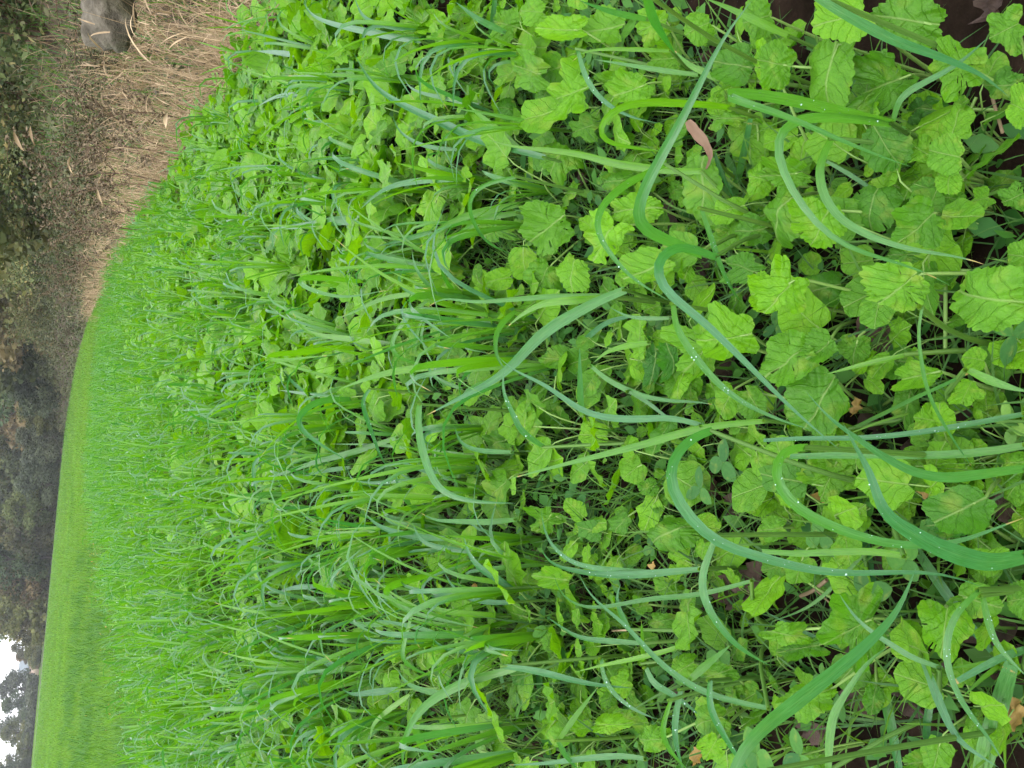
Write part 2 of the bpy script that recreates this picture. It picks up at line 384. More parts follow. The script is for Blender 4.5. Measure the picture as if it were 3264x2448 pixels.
# wooded hill behind the field
hx = np.linspace(-62, 260, 60); hy = np.linspace(150, 700, 60); HX, HY = np.meshgrid(hx, hy)
n = N('hill_ground'); k1 = n.noise(.2, n.coord('Object'), 6)
n.bsdf(n.ramp(k1, [(.3, (.018, .024, .012)), (.7, (.045, .05, .026))]), .95, .05); M['hill'] = n.m
tag(obj('hill', mesh('hill', np.stack([HX.ravel(), HY.ravel(), hill_z(HX, HY).ravel()+.02], 1), grid_faces(60, 60), M['hill'])), kind='structure')
# gravel path along the far end of the field
pq = np.array([(-190, 168), (-120, 160), (-70, 152), (-30, 146), (-5, 142), (20, 140)], float); pq = catmull(pq, 30)
pt = np.gradient(pq, axis=0); pn = np.stack([-pt[:, 1], pt[:, 0]], 1); pn /= np.linalg.norm(pn, axis=1)[:, None]
pv = np.concatenate([np.c_[pq-pn*1.2, np.full(30, .03)], np.c_[pq+pn*1.2, np.full(30, .05)], np.c_[pq-pn*1.6, np.full(30, -.02)]])
pf = np.concatenate([np.stack([np.arange(29), np.arange(1, 30), np.arange(31, 60), np.arange(30, 59)], 1), np.stack([np.arange(60, 89), np.arange(61, 90), np.arange(1, 30), np.arange(29)], 1)])
M['gravel'] = mat_plain('gravel', (.075, .065, .055), (.13, .115, .10), 3, .9, .1)
tag(obj('path', mesh('path', pv, pf, M['gravel'])), kind='structure')

# ------------------------------------------------------------------ house at the far side
hp = at_depth(138, 2126, 300); 
hs = thing('house', 'small far house with pinkish wall and blue-grey roof beside the dark-trunked tree', 'house', (hp[0], 300, 0), math.radians(12))
M['render'] = mat_plain('house_render', (.50, .36, .30), (.58, .44, .38), 1, .85, .1)
M['roof'] = mat_plain('house_roof', (.10, .12, .14), (.15, .17, .19), 2, .7, .3)
M['pane'] = N('house_glass').bsdf((.03, .035, .04), .1, .8)
v, f = box(-3.6, 3.6, 0, 6, 0, 3.0); MB().add(v, f).build('wall', M['render'], hs, False)
rv = np.array([(-4, -.4, 2.95), (4, -.4, 2.95), (4, 3, 5.6), (-4, 3, 5.6), (4, 6.4, 2.95), (-4, 6.4, 2.95), (-4, -.4, 2.75), (4, -.4, 2.75), (4, 6.4, 2.75), (-4, 6.4, 2.75)], float)
rf = MB(); rf.v = [rv]; ro = obj('roof', mesh('roof', rv, [(0, 1, 2, 3), (3, 2, 4, 5), (6, 7, 1, 0), (4, 8, 9, 5), (6, 9, 8, 7), (0, 3, 5, 9, 6), (1, 7, 8, 4, 2)], M['roof'], smooth=False), hs)
v, f = box(1.6, 2.3, 2.6, 3.3, 5.0, 6.3); MB().add(v, f).build('chimney', M['render'], ro, False)
for x in (-2.2, 1.9):
    v, f = box(x-.5, x+.5, -.06, .0, 1.0, 2.2); w_ = MB().add(v, f).build('window', M['pane'], hs, False)
v, f = box(-.45, .5, -.05, 0, 0, 2.05); MB().add(v, f).build('door', M['dry_stem'], hs, False)

# ------------------------------------------------------------------ trees
def tree_meshes(seed, mat, nleaf=3600, wide=.36, low=.18, lsize=.34, hgt=10.0, sparse=0.0):
    r = np.random.default_rng(seed)
    top = hgt*.92
    tp = catmull([(0, 0, 0), (r.normal(0, .1), r.normal(0, .1), hgt*.3), (r.normal(0, .3), r.normal(0, .3), hgt*.62), (r.normal(0, .3), r.normal(0, .3), top)], 9)
    tb = MB(); v, f, uv = tube(tp, np.linspace(.024, .003, 9)*hgt, 7); tb.add(v, f, uv)
    lob = []
    for i in range(22):
        zz = hgt*(low + (1-low)*r.uniform(.05, .95)); a = r.uniform(0, 6.28)
        prof = math.sin(math.pi*min(1, max(.12, (zz/hgt-low*.6)/(1-low*.6)))**.8)
        R = hgt*wide*prof*r.uniform(.35, .95); c = np.array([R*math.cos(a), R*math.sin(a), zz*.95])
        lob.append((c, hgt*r.uniform(.09, .17)))
        j = min(8, int(8*zz/top*.75)); v, f, uv = tube(catmull([tp[j], (tp[j]+c)/2+r.normal(0, .25, 3)+np.array([0, 0, .2]), c], 5), np.linspace(.009, .002, 5)*hgt, 5); tb.add(v, f, uv)
    lob.append((np.array([0, 0, top*.95]), hgt*.1))
    wts = np.array([q[1]**2 for q in lob]); wts /= wts.sum()
    ids = r.choice(len(lob), nleaf, p=wts)
    C = np.array([lob[i][0] for i in ids]); Rr = np.array([lob[i][1] for i in ids])
    d = r.normal(0, 1, (nleaf, 3)); d /= np.linalg.norm(d, axis=1)[:, None]
    P = C + d*(Rr*r.uniform(.35, 1.12, nleaf)**.7)[:, None]*np.array([1.15, 1.15, .85])
    a = r.normal(0, 1, (nleaf, 3)); a /= np.linalg.norm(a, axis=1)[:, None]; b = np.cross(a, r.normal(0, 1, (nleaf, 3))); b /= np.linalg.norm(b, axis=1)[:, None]
    sz = (lsize*r.uniform(.5, 1.25, nleaf))[:, None]
    V = np.stack([P-a*sz*.6, P+b*sz*.35, P+a*sz*.6, P-b*sz*.35], 1).reshape(-1, 3)
    Q = (np.arange(nleaf)*4)[:, None] + np.arange(4)
    t = np.repeat(np.clip(np.array([.5+.42*math.sin(i*2.4) for i in range(len(lob))])[ids] + r.normal(0, .18, nleaf), 0, 1), 4)
    tm = mesh('trunk', np.concatenate(tb.v), np.concatenate(tb.f), M['bark'], np.concatenate(tb.uv), .5)
    cm = mesh('crown', V, Q, M[mat], None, t, False)
    return tm, cm
TREES = {}
for mat in ('leaf_dark', 'leaf_olive', 'leaf_ochre', 'leaf_grey', 'leaf_bare'):
    TREES[mat] = [tree_meshes(hash_ + 10*len(mat) + ord(mat[5]), mat, nleaf=(4200 if mat == 'leaf_bare' else 5200), lsize=.46, wide=(.34, .42)[hash_], low=(.03, .14)[hash_]) for hash_ in (0, 1)]
def add_tree(name, mat, k, x, y, z, h, label, group=None, wide=1.0):
    t = thing(name, label, 'tree', (x, y, z), random.uniform(0, 6.28), h/10.0, group); t.scale = (h/10*wide, h/10*wide, h/10)
    tm, cm = TREES[mat][k]; obj('trunk', tm, t); obj('crown', cm, t); return t
WORDS = ['first', 'second', 'third', 'fourth', 'fifth', 'sixth', 'seventh', 'eighth', 'ninth', 'tenth', 'eleventh', 'twelfth', 'thirteenth', 'fourteenth', 'fifteenth', 'sixteenth', 'seventeenth', 'eighteenth', 'nineteenth', 'twentieth']
KIND = {'leaf_dark': 'dark green', 'leaf_olive': 'olive', 'leaf_ochre': 'ochre autumn', 'leaf_grey': 'grey-green', 'leaf_bare': 'brown half-bare'}
rows = [  # (picture y, distance, height, foliage, width) from the sky opening towards the bank
 ('front row of the wood', [(2035, 165, 3.6, 'leaf_bare', 1.2), (1985, 160, 7.0, 'leaf_bare', 1.2), (1915, 158, 10, 'leaf_olive', 1.2), (1850, 155, 8, 'leaf_ochre', 1.2), (1775, 152, 10, 'leaf_dark', 1.1), (1700, 150, 9, 'leaf_bare', 1.1), (1625, 148, 7, 'leaf_olive', 1.2), (1545, 146, 6, 'leaf_grey', 1.3), (1470, 140, 5.5, 'leaf_grey', 1.4), (1395, 135, 6, 'leaf_grey', 1.3), (1320, 125, 5, 'leaf_olive', 1.3), (1250, 112, 5.5, 'leaf_grey', 1.3)]),
 ('second row of the wood', [(1962, 185, 12, 'leaf_ochre', 1.0), (1890, 182, 15, 'leaf_olive', 1.1), (1800, 180, 17, 'leaf_dark', 1.1), (1715, 178, 16, 'leaf_grey', 1.0), (1630, 176, 17, 'leaf_dark', 1.1), (1540, 174, 16, 'leaf_olive', 1.1), (1450, 170, 17, 'leaf_dark', 1.1), (1365, 165, 15, 'leaf_olive', 1.1), (1280, 155, 16, 'leaf_ochre', 1.1), (1200, 140, 16, 'leaf_dark', 1.1), (1120, 125, 14, 'leaf_olive', 1.1)]),
 ('back row of the wood', [(1925, 215, 14, 'leaf_bare', 1.0), (1850, 215, 17, 'leaf_dark', 1.2), (1750, 212, 17, 'leaf_olive', 1.2), (1650, 212, 17, 'leaf_dark', 1.2), (1550, 210, 17, 'leaf_dark', 1.2), (1450, 208, 18, 'leaf_ochre', 1.2), (1350, 205, 18, 'leaf_dark', 1.2), (1240, 200, 18, 'leaf_dark', 1.3), (1130, 190, 18, 'leaf_dark', 1.3)]),
]
for rname, lst in rows:
    for i, (py, Yd, hh, mt, wd) in enumerate(lst):
        p = at_depth(200, py, Yd)
        add_tree('woodland_tree', mt, (i+len(rname)) % 2, p[0], Yd, float(hill_z(p[0], Yd))-.1 if Yd > 150 else (-.1 if p[0] < edge_x(Yd) else float(bank_z(np.array(p[0]), np.array(Yd)))-.2), hh,
                 f'{KIND[mt]} tree, {WORDS[i]} from the sky opening in the {rname}', 'trees of the wood behind the field', wd)
for py, Yd, hh, mt, k, wd, lab in [
  (2190, 290, 11.8, 'leaf_grey', 0, 1.15, 'tall grey-green tree with dark trunk standing against the white sky by the house'),
  (2238, 285, 9.0, 'leaf_dark', 1, 1.0, 'dark rounded tree joined to the tall tree by the house'),
  (2305, 280, 10.0, 'leaf_grey', 1, 1.0, 'grey misty tree between two sky gaps beyond the path'),
  (2325, 240, 7.5, 'leaf_olive', 0, 1.2, 'low olive tree in front of the grey misty tree'),
  (2425, 260, 8.5, 'leaf_bare', 0, 1.1, 'thin half-bare tree at the outer end of the far treeline'),
  (2470, 235, 9.0, 'leaf_grey', 1, 1.1, 'grey-green tree cut by the picture edge at the far treeline'),
  (2085, 250, 6.0, 'leaf_ochre', 0, 1.1, 'pale ochre tree between the wood and the far house'),
  (2058, 240, 7.0, 'leaf_bare', 1, 1.0, 'brownish half-bare tree at the end of the wood by the sky')]:
    p = at_depth(150, py, Yd); add_tree('tree', mt, k, p[0], Yd, -.1, hh, lab, 'far trees against the sky', wd)
for i, (py, Yd, hh, mt) in enumerate([(2440, 215, 3.2, 'leaf_grey'), (2380, 222, 3.6, 'leaf_olive'), (2345, 230, 3.0, 'leaf_grey'), (2270, 235, 3.4, 'leaf_dark'), (2215, 238, 3.0, 'leaf_grey'), (2178, 310, 5.0, 'leaf_grey'), (2105, 215, 3.0, 'leaf_bare'), (2075, 205, 3.6, 'leaf_olive'), (2030, 200, 3.5, 'leaf_grey')]):
    p = at_depth(150, py, Yd); o = add_tree('far_shrub', mt, i % 2, p[0], Yd, -.4, hh, f'{KIND[mt]} far shrub under the treeline, {WORDS[i]} from the outer picture edge', 'far shrubs behind the path', 1.9); o['category'] = 'shrub'

_UG = True
# ------------------------------------------------------------------ bank: boulder, straw, shrubs, weeds
def leafpts(n, r, size, P, up=.5):
    a = r.normal(0, 1, (n, 3)); a[:, 2] *= .6; a /= np.linalg.norm(a, axis=1)[:, None]
    nn = r.normal(0, 1, (n, 3)); nn[:, 2] += 1.2*up*2; b = np.cross(nn, a); b /= np.linalg.norm(b, axis=1)[:, None]; c = np.cross(a, b)
    s = (size*r.uniform(.5, 1.3, n))[:, None]
    V = np.stack([P-a*s*.55, P+b*s*.30+c*s*.08-a*s*.1, P+a*s*.2+b*s*.24+c*s*.06, P+a*s*.6, P+a*s*.2-b*s*.24+c*s*.06, P-b*s*.30+c*s*.08-a*s*.1], 1).reshape(-1, 3)
    i = (np.arange(n)*6)[:, None]
    return V, np.concatenate([i+np.array([0, 1, 2, 3]), i+np.array([0, 3, 4, 5])], 0)
def shrub_meshes(seed, mat, nleaf, size, hgt=1.5, wide=.8):
    r = np.random.default_rng(seed); tb = MB(); L = []
    for i in range(16):
        a = r.uniform(0, 6.28); R = wide*r.uniform(.2, 1.0); z = hgt*r.uniform(.35, 1.0)
        c = np.array([R*math.cos(a), R*math.sin(a), z*(1-.35*(R/wide)**2)])
        P = catmull([(r.normal(0, .06), r.normal(0, .06), -.25), c*np.array([.45, .45, .75])+r.normal(0, .05, 3), c, c+np.array([math.cos(a)*.25, math.sin(a)*.25, r.uniform(-.25, .12)])], 12)
        v, f, uv = tube(P, np.linspace(.012, .003, 12), 5); tb.add(v, f, uv)
        for q in P[3:]: L.append(q)
    L = np.array(L); ids = r.integers(0, len(L), nleaf); P = L[ids] + r.normal(0, .13, (nleaf, 3)); P[:, 2] = np.maximum(P[:, 2], .02)
    V, Q = leafpts(nleaf, r, size, P)
    t = np.clip(.45 + .25*np.sin(ids*.37) + r.normal(0, .2, nleaf), 0, 1); t = np.repeat(t, 6)
    return mesh('stems', np.concatenate(tb.v), np.concatenate(tb.f), M['dry_stem'], np.concatenate(tb.uv), .5), mesh('foliage', V, Q, M[mat], None, t, False)
r = np.random.default_rng(44); n_ = 14000; py_ = r.uniform(1150, 2050, n_); Y = 152+34*r.random(n_)
X = np.array([at_depth(180, a, b)[0] for a, b in zip(py_, Y)]); hg = (1.2+2.6*np.clip(.5+.7*vnoise(X*.11, Y*.05, 3), 0, 1))*np.where(X < -52, .55, 1)
V, Q = leafpts(n_, r, .8, np.stack([X, Y, np.maximum(hill_z(X, Y), 0)+hg*r.random(n_)**.8], 1))
tag(MB().add(V, Q, None, np.repeat(np.clip(.5+.4*vnoise(X*.13, Y*.1, 9)+r.normal(0, .2, n_), 0, 1), 6)).build('woodland_undergrowth', M['leaf_olive'], None, False), 'olive undergrowth along the foot of the wood behind the path', 'undergrowth', kind='stuff')
n_ = 7000; py_ = r.uniform(2040, 2448, n_); py_ = py_[(py_ < 2100) | (py_ > 2152)]; n_ = len(py_); Y = 228+20*r.random(n_)
X = np.array([at_depth(150, a, b)[0] for a, b in zip(py_, Y)]); hg = 1.0+2.6*np.clip(.5+.7*vnoise(X*.2, Y*.05, 3), 0, 1)
V, Q = leafpts(n_, r, .9, np.stack([X, Y, hg*r.random(n_)**.8], 1))
tag(MB().add(V, Q, None, np.repeat(np.clip(.5+.4*vnoise(X*.2, Y*.1, 9)+r.normal(0, .2, n_), 0, 1), 6)).build('far_hedge', M['leaf_grey'], None, False), 'grey-green hedge mass under the far trees beside the house', 'hedge', kind='stuff')
SH = {'green': [shrub_meshes(s, 'shrub', 2300, .07) for s in (1, 2)], 'bramble': [shrub_meshes(s, 'bramble', 900, .065, 1.1, .9) for s in (3, 4, 5)]}
def add_shrub(kind, k, x, y, h, label, group, name='shrub', dz=0.0):
    z = float(bank_z(np.array(x), np.array(y)))+dz
    t = thing(name, label, 'shrub', (x, y, z), random.uniform(0, 6.28), h/1.5, group)
    a, b = SH[kind][k]; obj('stems', a, t); obj('foliage', b, t)
i = 0
for Yd in (3.6, 4.6, 5.6, 6.7, 8.0, 9.5, 11.2, 13.2, 15.8, 18.5, 22, 26, 31, 37, 44, 52, 61, 71, 83):
    x = float(edge_x(np.array(Yd)))+random.uniform(2.3, 3.0)+Yd*.012
    add_shrub('green', i % 2, x, Yd, random.uniform(1.5, 2.0)*(1+Yd*.012), f'leafy green shrub on top of the bank, {WORDS[i]} along from the boulder end', 'green shrubs along the bank top'); i += 1
i = 0
for Yd in (4.5, 5.8, 7.2, 8.8, 10.6, 12.8, 15.2, 18, 21.5):
    add_shrub('green', i % 2, float(edge_x(np.array(Yd)))+random.uniform(4.0, 5.0)+Yd*.03, Yd, random.uniform(2.4, 3.0), f'tall leafy shrub behind the bank-top shrubs, {WORDS[i]} along from the boulder end', 'tall shrubs behind the bank'); i += 1
i = 0
for Yd in (4.2, 5.3, 6.3, 7.4, 8.6, 10, 11.8, 13.8, 16.5, 19.5, 23, 27, 32, 38, 45, 54, 64, 76):
    x = float(edge_x(np.array(Yd)))+random.uniform(1.0, 1.7)
    add_shrub('bramble', i % 3, x, Yd, random.uniform(.75, 1.15)*(1+Yd*.012), f'brown and green bramble on the bank slope, {WORDS[i]} along from the boulder end', 'brambles on the bank slope', 'bramble'); i += 1
i = 0
for Yd in (21, 27, 34, 43, 55):
    x = float(edge_x(np.array(Yd)))+random.uniform(4.6, 6.0)+Yd*.03
    add_tree('hedgerow_tree', ('leaf_dark', 'leaf_ochre', 'leaf_olive')[i % 3], i % 2, x, Yd, float(bank_z(np.array(x), np.array(Yd)))-.3, random.uniform(3.2, 4.6)*(1+Yd*.012),
             f'{KIND[("leaf_dark", "leaf_ochre", "leaf_olive")[i % 3]]} small tree behind the bank shrubs, {WORDS[i]} along from the boulder end', 'small trees behind the bank shrubs', 1.3); i += 1

i = 0
for py, Yd, hh, mt in [(700, 60, 9, 'leaf_olive'), (780, 75, 11, 'leaf_ochre'), (850, 85, 12, 'leaf_olive'), (915, 92, 12, 'leaf_ochre'), (980, 98, 13, 'leaf_ochre'), (1045, 105, 13, 'leaf_olive'), (1110, 110, 12, 'leaf_dark'), (620, 45, 8, 'leaf_dark'), (540, 34, 7, 'leaf_olive'), (470, 28, 6.5, 'leaf_olive')]:
    p = at_depth(150, py, Yd); add_tree('hillside_tree', mt, i % 2, p[0], Yd, float(bank_z(p[0], np.array(Yd)))-.9, hh, f'{KIND[mt]} tree rising behind the bank hedge, {WORDS[i]} of its line', 'trees behind the bank hedge', 1.35); i += 1
# boulder
bp = at_depth(345, 40, 6.2); r_ = np.random.default_rng(5)
bv = []; nb_ = 26
for a in range(nb_+1):
    for b in range(nb_*2):
        t1, t2 = math.pi*a/nb_, math.pi*b/nb_; d = np.array([math.sin(t1)*math.cos(t2), math.sin(t1)*math.sin(t2), math.cos(t1)])
        d2 = np.sign(d)*np.abs(d)**.85; k = 1+.34*vnoise(d[0]*2.5, d[1]*2.5+d[2]*2, 1)+.15*vnoise(d[0]*6, d[2]*6+d[1]*5, 4)+.05*vnoise(d[0]*15, d[2]*13+d[1]*16, 6)
        bv.append(d2*k*np.array([.215, .20, .15]))
n = N('boulder_stone'); co = n.coord('Object'); k1 = n.noise(7, co, 7, .65); k2 = n.noise(2.2, co, 3)
c = n.ramp(k1, [(.3, (.050, .044, .034)), (.5, (.10, .088, .068)), (.75, (.16, .145, .115))]); c = n.mix(n.math('MULTIPLY', n.math('SUBTRACT', k2, .5, clamp=True), 3.5, clamp=True), c, (.05, .06, .018))
n.bsdf(c, .95, .1, n.bump(k1, 1.0, .06)); M['stone'] = n.m
st = obj('boulder', mesh('boulder', np.array(bv), np.array([(a*nb_*2+b, (a+1)*nb_*2+b, (a+1)*nb_*2+(b+1) % (nb_*2), a*nb_*2+(b+1) % (nb_*2)) for a in range(nb_) for b in range(nb_*2)]), M['stone']), None, bp)
st.rotation_euler = (.2, -.35, .5); tag(st, 'grey-brown mossy boulder in the bank above the straw', 'boulder')

# dry straw lying over the foot of the bank
def straw(n, y0, y1, dlo, dhi, seed, L=(.18, .5), w=(.003, .006), pw=1.6):
    r = np.random.default_rng(seed); Y = y0+(y1-y0)*r.random(n)**pw; X = edge_x(Y)+dlo+(dhi-dlo)*r.random(n)**1.3
    z = bank_z(X, Y)+r.uniform(-.01, .10, n)
    return blades(np.stack([X, Y, z], 1), r.uniform(0, 6.28, n), r.uniform(.2, 1.7, n), r.normal(.35, .5, n), r.uniform(*L, n), r.uniform(*w, n)*(1+Y*.05), 4, r.random(n), r.normal(0, 1, n))
s1 = straw(6500, 2.6, 9, -.05, 1.2, 21, (.1, .42)); s2 = straw(6000, 9, 40, -.05, 1.5, 22, (.2, .6), (.004, .007), 1.5); s3 = straw(2600, 4, 30, .9, 3.0, 23, (.2, .6), (.003, .006))
mb = MB()
for s_ in (s1, s2, s3): mb.add(*s_)
o = mb.build('straw', M['straw']); tag(o, 'pale dry straw matted over the foot of the bank', 'straw', kind='stuff')
# green grass poking through the bank
r = np.random.default_rng(33); n_ = 15000; Y = 16+120*r.random(n_)**1.7; d_ = .15+7*r.random(n_)**1.4; X = edge_x(Y)+d_; hump = np.clip(.55+.6*vnoise(X*.9, Y*.35, 7), .08, 1.3)*(1+Y*.012)
z = bank_z(X, Y)+hump*r.random(n_)**.7*np.clip(d_, .25, 1.2)
V, Q = leafpts(n_, r, .10, np.stack([X, Y, z], 1)); V = V.reshape(-1, 6, 3); cc_ = V.mean(1, keepdims=True); V = (cc_+(V-cc_)*(.7+Y*.02)[:, None, None]).reshape(-1, 3)
tag(MB().add(V, Q, None, np.repeat(np.clip(.5+.35*vnoise(X*.5, Y*.25, 2)+r.normal(0, .2, n_), 0, 1), 6)).build('bank_scrub', M['bramble'], None, False), 'low brown-green scrub running along the far bank', 'scrub', kind='stuff')
r = np.random.default_rng(31); n_ = 9000; Y = 3+42*r.random(n_)**2; X = edge_x(Y)+.2+3.2*r.random(n_)
mb = MB().add(*blades(np.stack([X, Y, bank_z(X, Y)], 1), r.uniform(0, 6.28, n_), r.uniform(.1, .6, n_), r.uniform(.2, 1.4, n_), r.uniform(.15, .45, n_), r.uniform(.004, .009, n_)*(1+Y*.04), 4, r.random(n_)*.6))
tag(mb.build('bank_grass', M['fine_grass']), 'green grass growing through the dry growth on the bank', 'grass', kind='stuff')
n_ = 11000; Y = 3+60*r.random(n_)**2; X = edge_x(Y)+.25+3.4*r.random(n_); z = bank_z(X, Y)+r.uniform(0, .25, n_)
V, Q = leafpts(n_, r, .055, np.stack([X, Y, z], 1), 1.0); 
tag(MB().add(V, Q, None, np.repeat(r.random(n_), 6)).build('bank_leaf_litter', M['bramble'], None, False), 'small green and brown leaves covering the bank', 'leaves', kind='stuff')

def tall_grass(seed, n_, hgt):
    r = np.random.default_rng(seed)
    a = r.uniform(0, 6.28, n_); st_ = blades(np.stack([r.normal(0, .06, n_), r.normal(0, .06, n_), np.full(n_, -.05)], 1), a, r.uniform(.02, .3, n_), r.uniform(-.1, .6, n_), hgt*r.uniform(.6, 1.1, n_), r.uniform(.003, .005, n_), 7, r.random(n_), r.normal(0, .8, n_))
    m_ = n_; zz = hgt*r.uniform(.2, .8, m_); lv = blades(np.stack([r.normal(0, .09, m_), r.normal(0, .09, m_), zz], 1), r.uniform(0, 6.28, m_), r.uniform(.5, 1.3, m_), r.uniform(.4, 1.6, m_), r.uniform(.12, .28, m_), r.uniform(.006, .012, m_), 6, r.random(m_), r.normal(0, 1.5, m_))
    return [mesh('stems', st_[0], st_[1], M['straw'], st_[2], st_[3]), mesh('dry_leaves', lv[0], lv[1], M['straw'], lv[2], lv[3])]
TG = [tall_grass(s, 16, 1.0) for s in (1, 2, 3)]
for i, (px, py, Yd, s) in enumerate([(470, 150, 5.3, 1.15), (440, 225, 6.0, 1.0), (400, 330, 6.6, .8), (430, 420, 7.0, .75), (380, 520, 8.2, .8), (360, 610, 9.5, .8), (340, 700, 11, .8), (320, 780, 13, .8), (300, 860, 16, .9), (285, 930, 20, 1.0), (265, 1010, 26, 1.0), (520, 60, 4.6, .8), (470, 30, 5.2, .7), (455, 90, 5.4, .7), (480, 290, 5.8, .65), (455, 380, 6.4, .6), (420, 470, 7.4, .7), (395, 560, 8.6, .7), (370, 650, 10, .75), (345, 740, 12, .8), (330, 810, 14, .85), (310, 890, 18, .9)]):
    p = at_depth(px, py, Yd); z = float(bank_z(p[0], np.array(Yd)))
    t = thing('dry_grass_clump', f'tall straw-coloured dry grass clump on the bank, {WORDS[i] if i < 11 else ("one nearest the picture corner", "one before the boulder", "one beside the boulder", *(w + " of the shorter ones" for w in WORDS))[i-11]}' + (' going away from the boulder' if i < 11 else ''), 'dry grass', (p[0], Yd, z), random.uniform(0, 6.28), s, 'tall dry grass clumps on the bank')
    a, b = TG[i % 3]; obj('stems', a, t); obj('dry_leaves', b, t)
def weed(seed, hgt=.9):
    r = np.random.default_rng(seed); sb = MB(); hb = MB()
    main = catmull([(0, 0, -.05), (r.normal(0, .05), r.normal(0, .05), hgt*.5), (r.normal(0, .12), r.normal(0, .12), hgt)], 9); v, f, uv = tube(main, np.linspace(.006, .002, 9), 5); sb.add(v, f, uv)
    for i in range(11):
        q = main[int(r.integers(3, 9))]; a = r.uniform(0, 6.28); e = q+np.array([math.cos(a), math.sin(a), r.uniform(.4, 1.4)])*r.uniform(.10, .28)
        b = catmull([q, (q+e)/2+np.array([0, 0, -.02]), e], 6); v, f, uv = tube(b, np.linspace(.003, .001, 6), 4); sb.add(v, f, uv)
        n_ = 34; P = b[r.integers(2, 6, n_)]+r.normal(0, .014, (n_, 3)); V, Q = leafpts(n_, r, .026, P, .2); hb.add(V, Q, None, np.repeat(r.random(n_), 6))
    return [mesh('stem', np.concatenate(sb.v), np.concatenate(sb.f), M['dry_stem'], np.concatenate(sb.uv), .4), mesh('seed_head', np.concatenate(hb.v), np.concatenate(hb.f), M['dry_head'], None, np.concatenate(hb.t), False)]
WD = [weed(s) for s in (1, 2, 3, 4)]
for i, (px, py, Yd, s) in enumerate([(450, 370, 6.6, .9), (420, 450, 7.2, .9), (430, 530, 7.6, 1.0), (400, 590, 8.6, .95), (370, 660, 9.8, 1.0), (360, 720, 11, 1.0), (345, 770, 12.5, 1.0), (330, 830, 15, 1.1), (345, 850, 17, 1.3), (320, 890, 19, 1.3), (280, 960, 24, 1.3), (390, 480, 8.0, 1.1), (380, 560, 9, 1.2), (350, 640, 10.5, 1.1), (340, 740, 13, 1.2)]):
    p = at_depth(px, py, Yd); z = float(bank_z(p[0], np.array(Yd)))
    t = thing('dry_weed', f'dead brown weed stalk with seed heads on the bank, {WORDS[i]} from the boulder', 'weed', (p[0], Yd, z), random.uniform(0, 6.28), s, 'dead brown weeds on the bank')
    a, b = WD[i % 4]; obj('stem', a, t); obj('seed_head', b, t)['kind'] = 'stuff'
# withered pale leaves hanging in the weeds
def curl_leaf(L, w, seed, mat, K=7, bend=.45, twist=2.2):
    r = np.random.default_rng(seed)
    v, q, uv, t = blades([(0, 0, 0)], r.uniform(0, 6.28), r.uniform(.8, 1.4), bend, L, w, K, .5, twist, 3, .5, 1.2, lambda s: np.sin(np.pi*np.clip(s*.92+.06, 0, 1))**.7)
    return mesh('withered_leaf', v, q, M[mat], uv, r.random())
for i, (px, py, Yd, s) in enumerate([(75, 480, 6.3, .16), (110, 465, 6.3, .12), (530, 415, 5.0, .16), (380, 260, 6.0, .08), (225, 500, 6.8, .12), (165, 570, 7.2, .12), (235, 560, 7.2, .10), (330, 655, 8.2, .14)]):
    p = at_depth(px, py, Yd); o = obj('withered_leaf', curl_leaf(s, s*.15, i+3, 'straw'), None, p)
    tag(o, ['forked pale withered leaf caught high in the dead weeds', 'short pale withered leaf below the forked one in the weeds', 'cream curled dry leaf lying at the crop edge', 'small cream dry leaf among the grass near the boulder', 'long beige withered leaf hanging in the middle of the brown weeds', 'beige withered leaf at the upper brown weeds', 'pale dry leaf hanging beside the beige leaf in brown weeds', 'straw-coloured bent leaf over the brown weeds farther along'][i], 'dry leaf')

# ------------------------------------------------------------------ crop: plants seen one by one in the foreground
CR = {'C4': (816, 0), 'C5': (1632, 0), 'C6': (2448, 0), 'C7': (2448, 816), 'C8': (2448, 1632), 'N1': (1632, 816), 'N2': (1632, 1632), 'N3': (816, 816), 'N4': (816, 1632)}
CS = 816/1659.0
def px(crop, x, y): c = CR[crop]; return c[0]+x*CS, c[1]+y*CS
def pts(crop, s): return [px(crop, *map(float, q.split(','))) for q in s.split()]

DEW_V = []; DEW_F = []
_ico = [(0, 0, 1), (.894, 0, .447), (.276, .851, .447), (-.724, .526, .447), (-.724, -.526, .447), (.276, -.851, .447), (.724, .526, -.447), (-.276, .851, -.447), (-.894, 0, -.447), (-.276, -.851, -.447), (.724, -.526, -.447), (0, 0, -1)]
_icf = np.array([(0, 1, 2), (0, 2, 3), (0, 3, 4), (0, 4, 5), (0, 5, 1), (1, 6, 2), (2, 7, 3), (3, 8, 4), (4, 9, 5), (5, 10, 1), (6, 7, 2), (7, 8, 3), (8, 9, 4), (9, 10, 5), (10, 6, 1), (11, 7, 6), (11, 8, 7), (11, 9, 8), (11, 10, 9), (11, 6, 10)])
_ico = np.array(_ico)

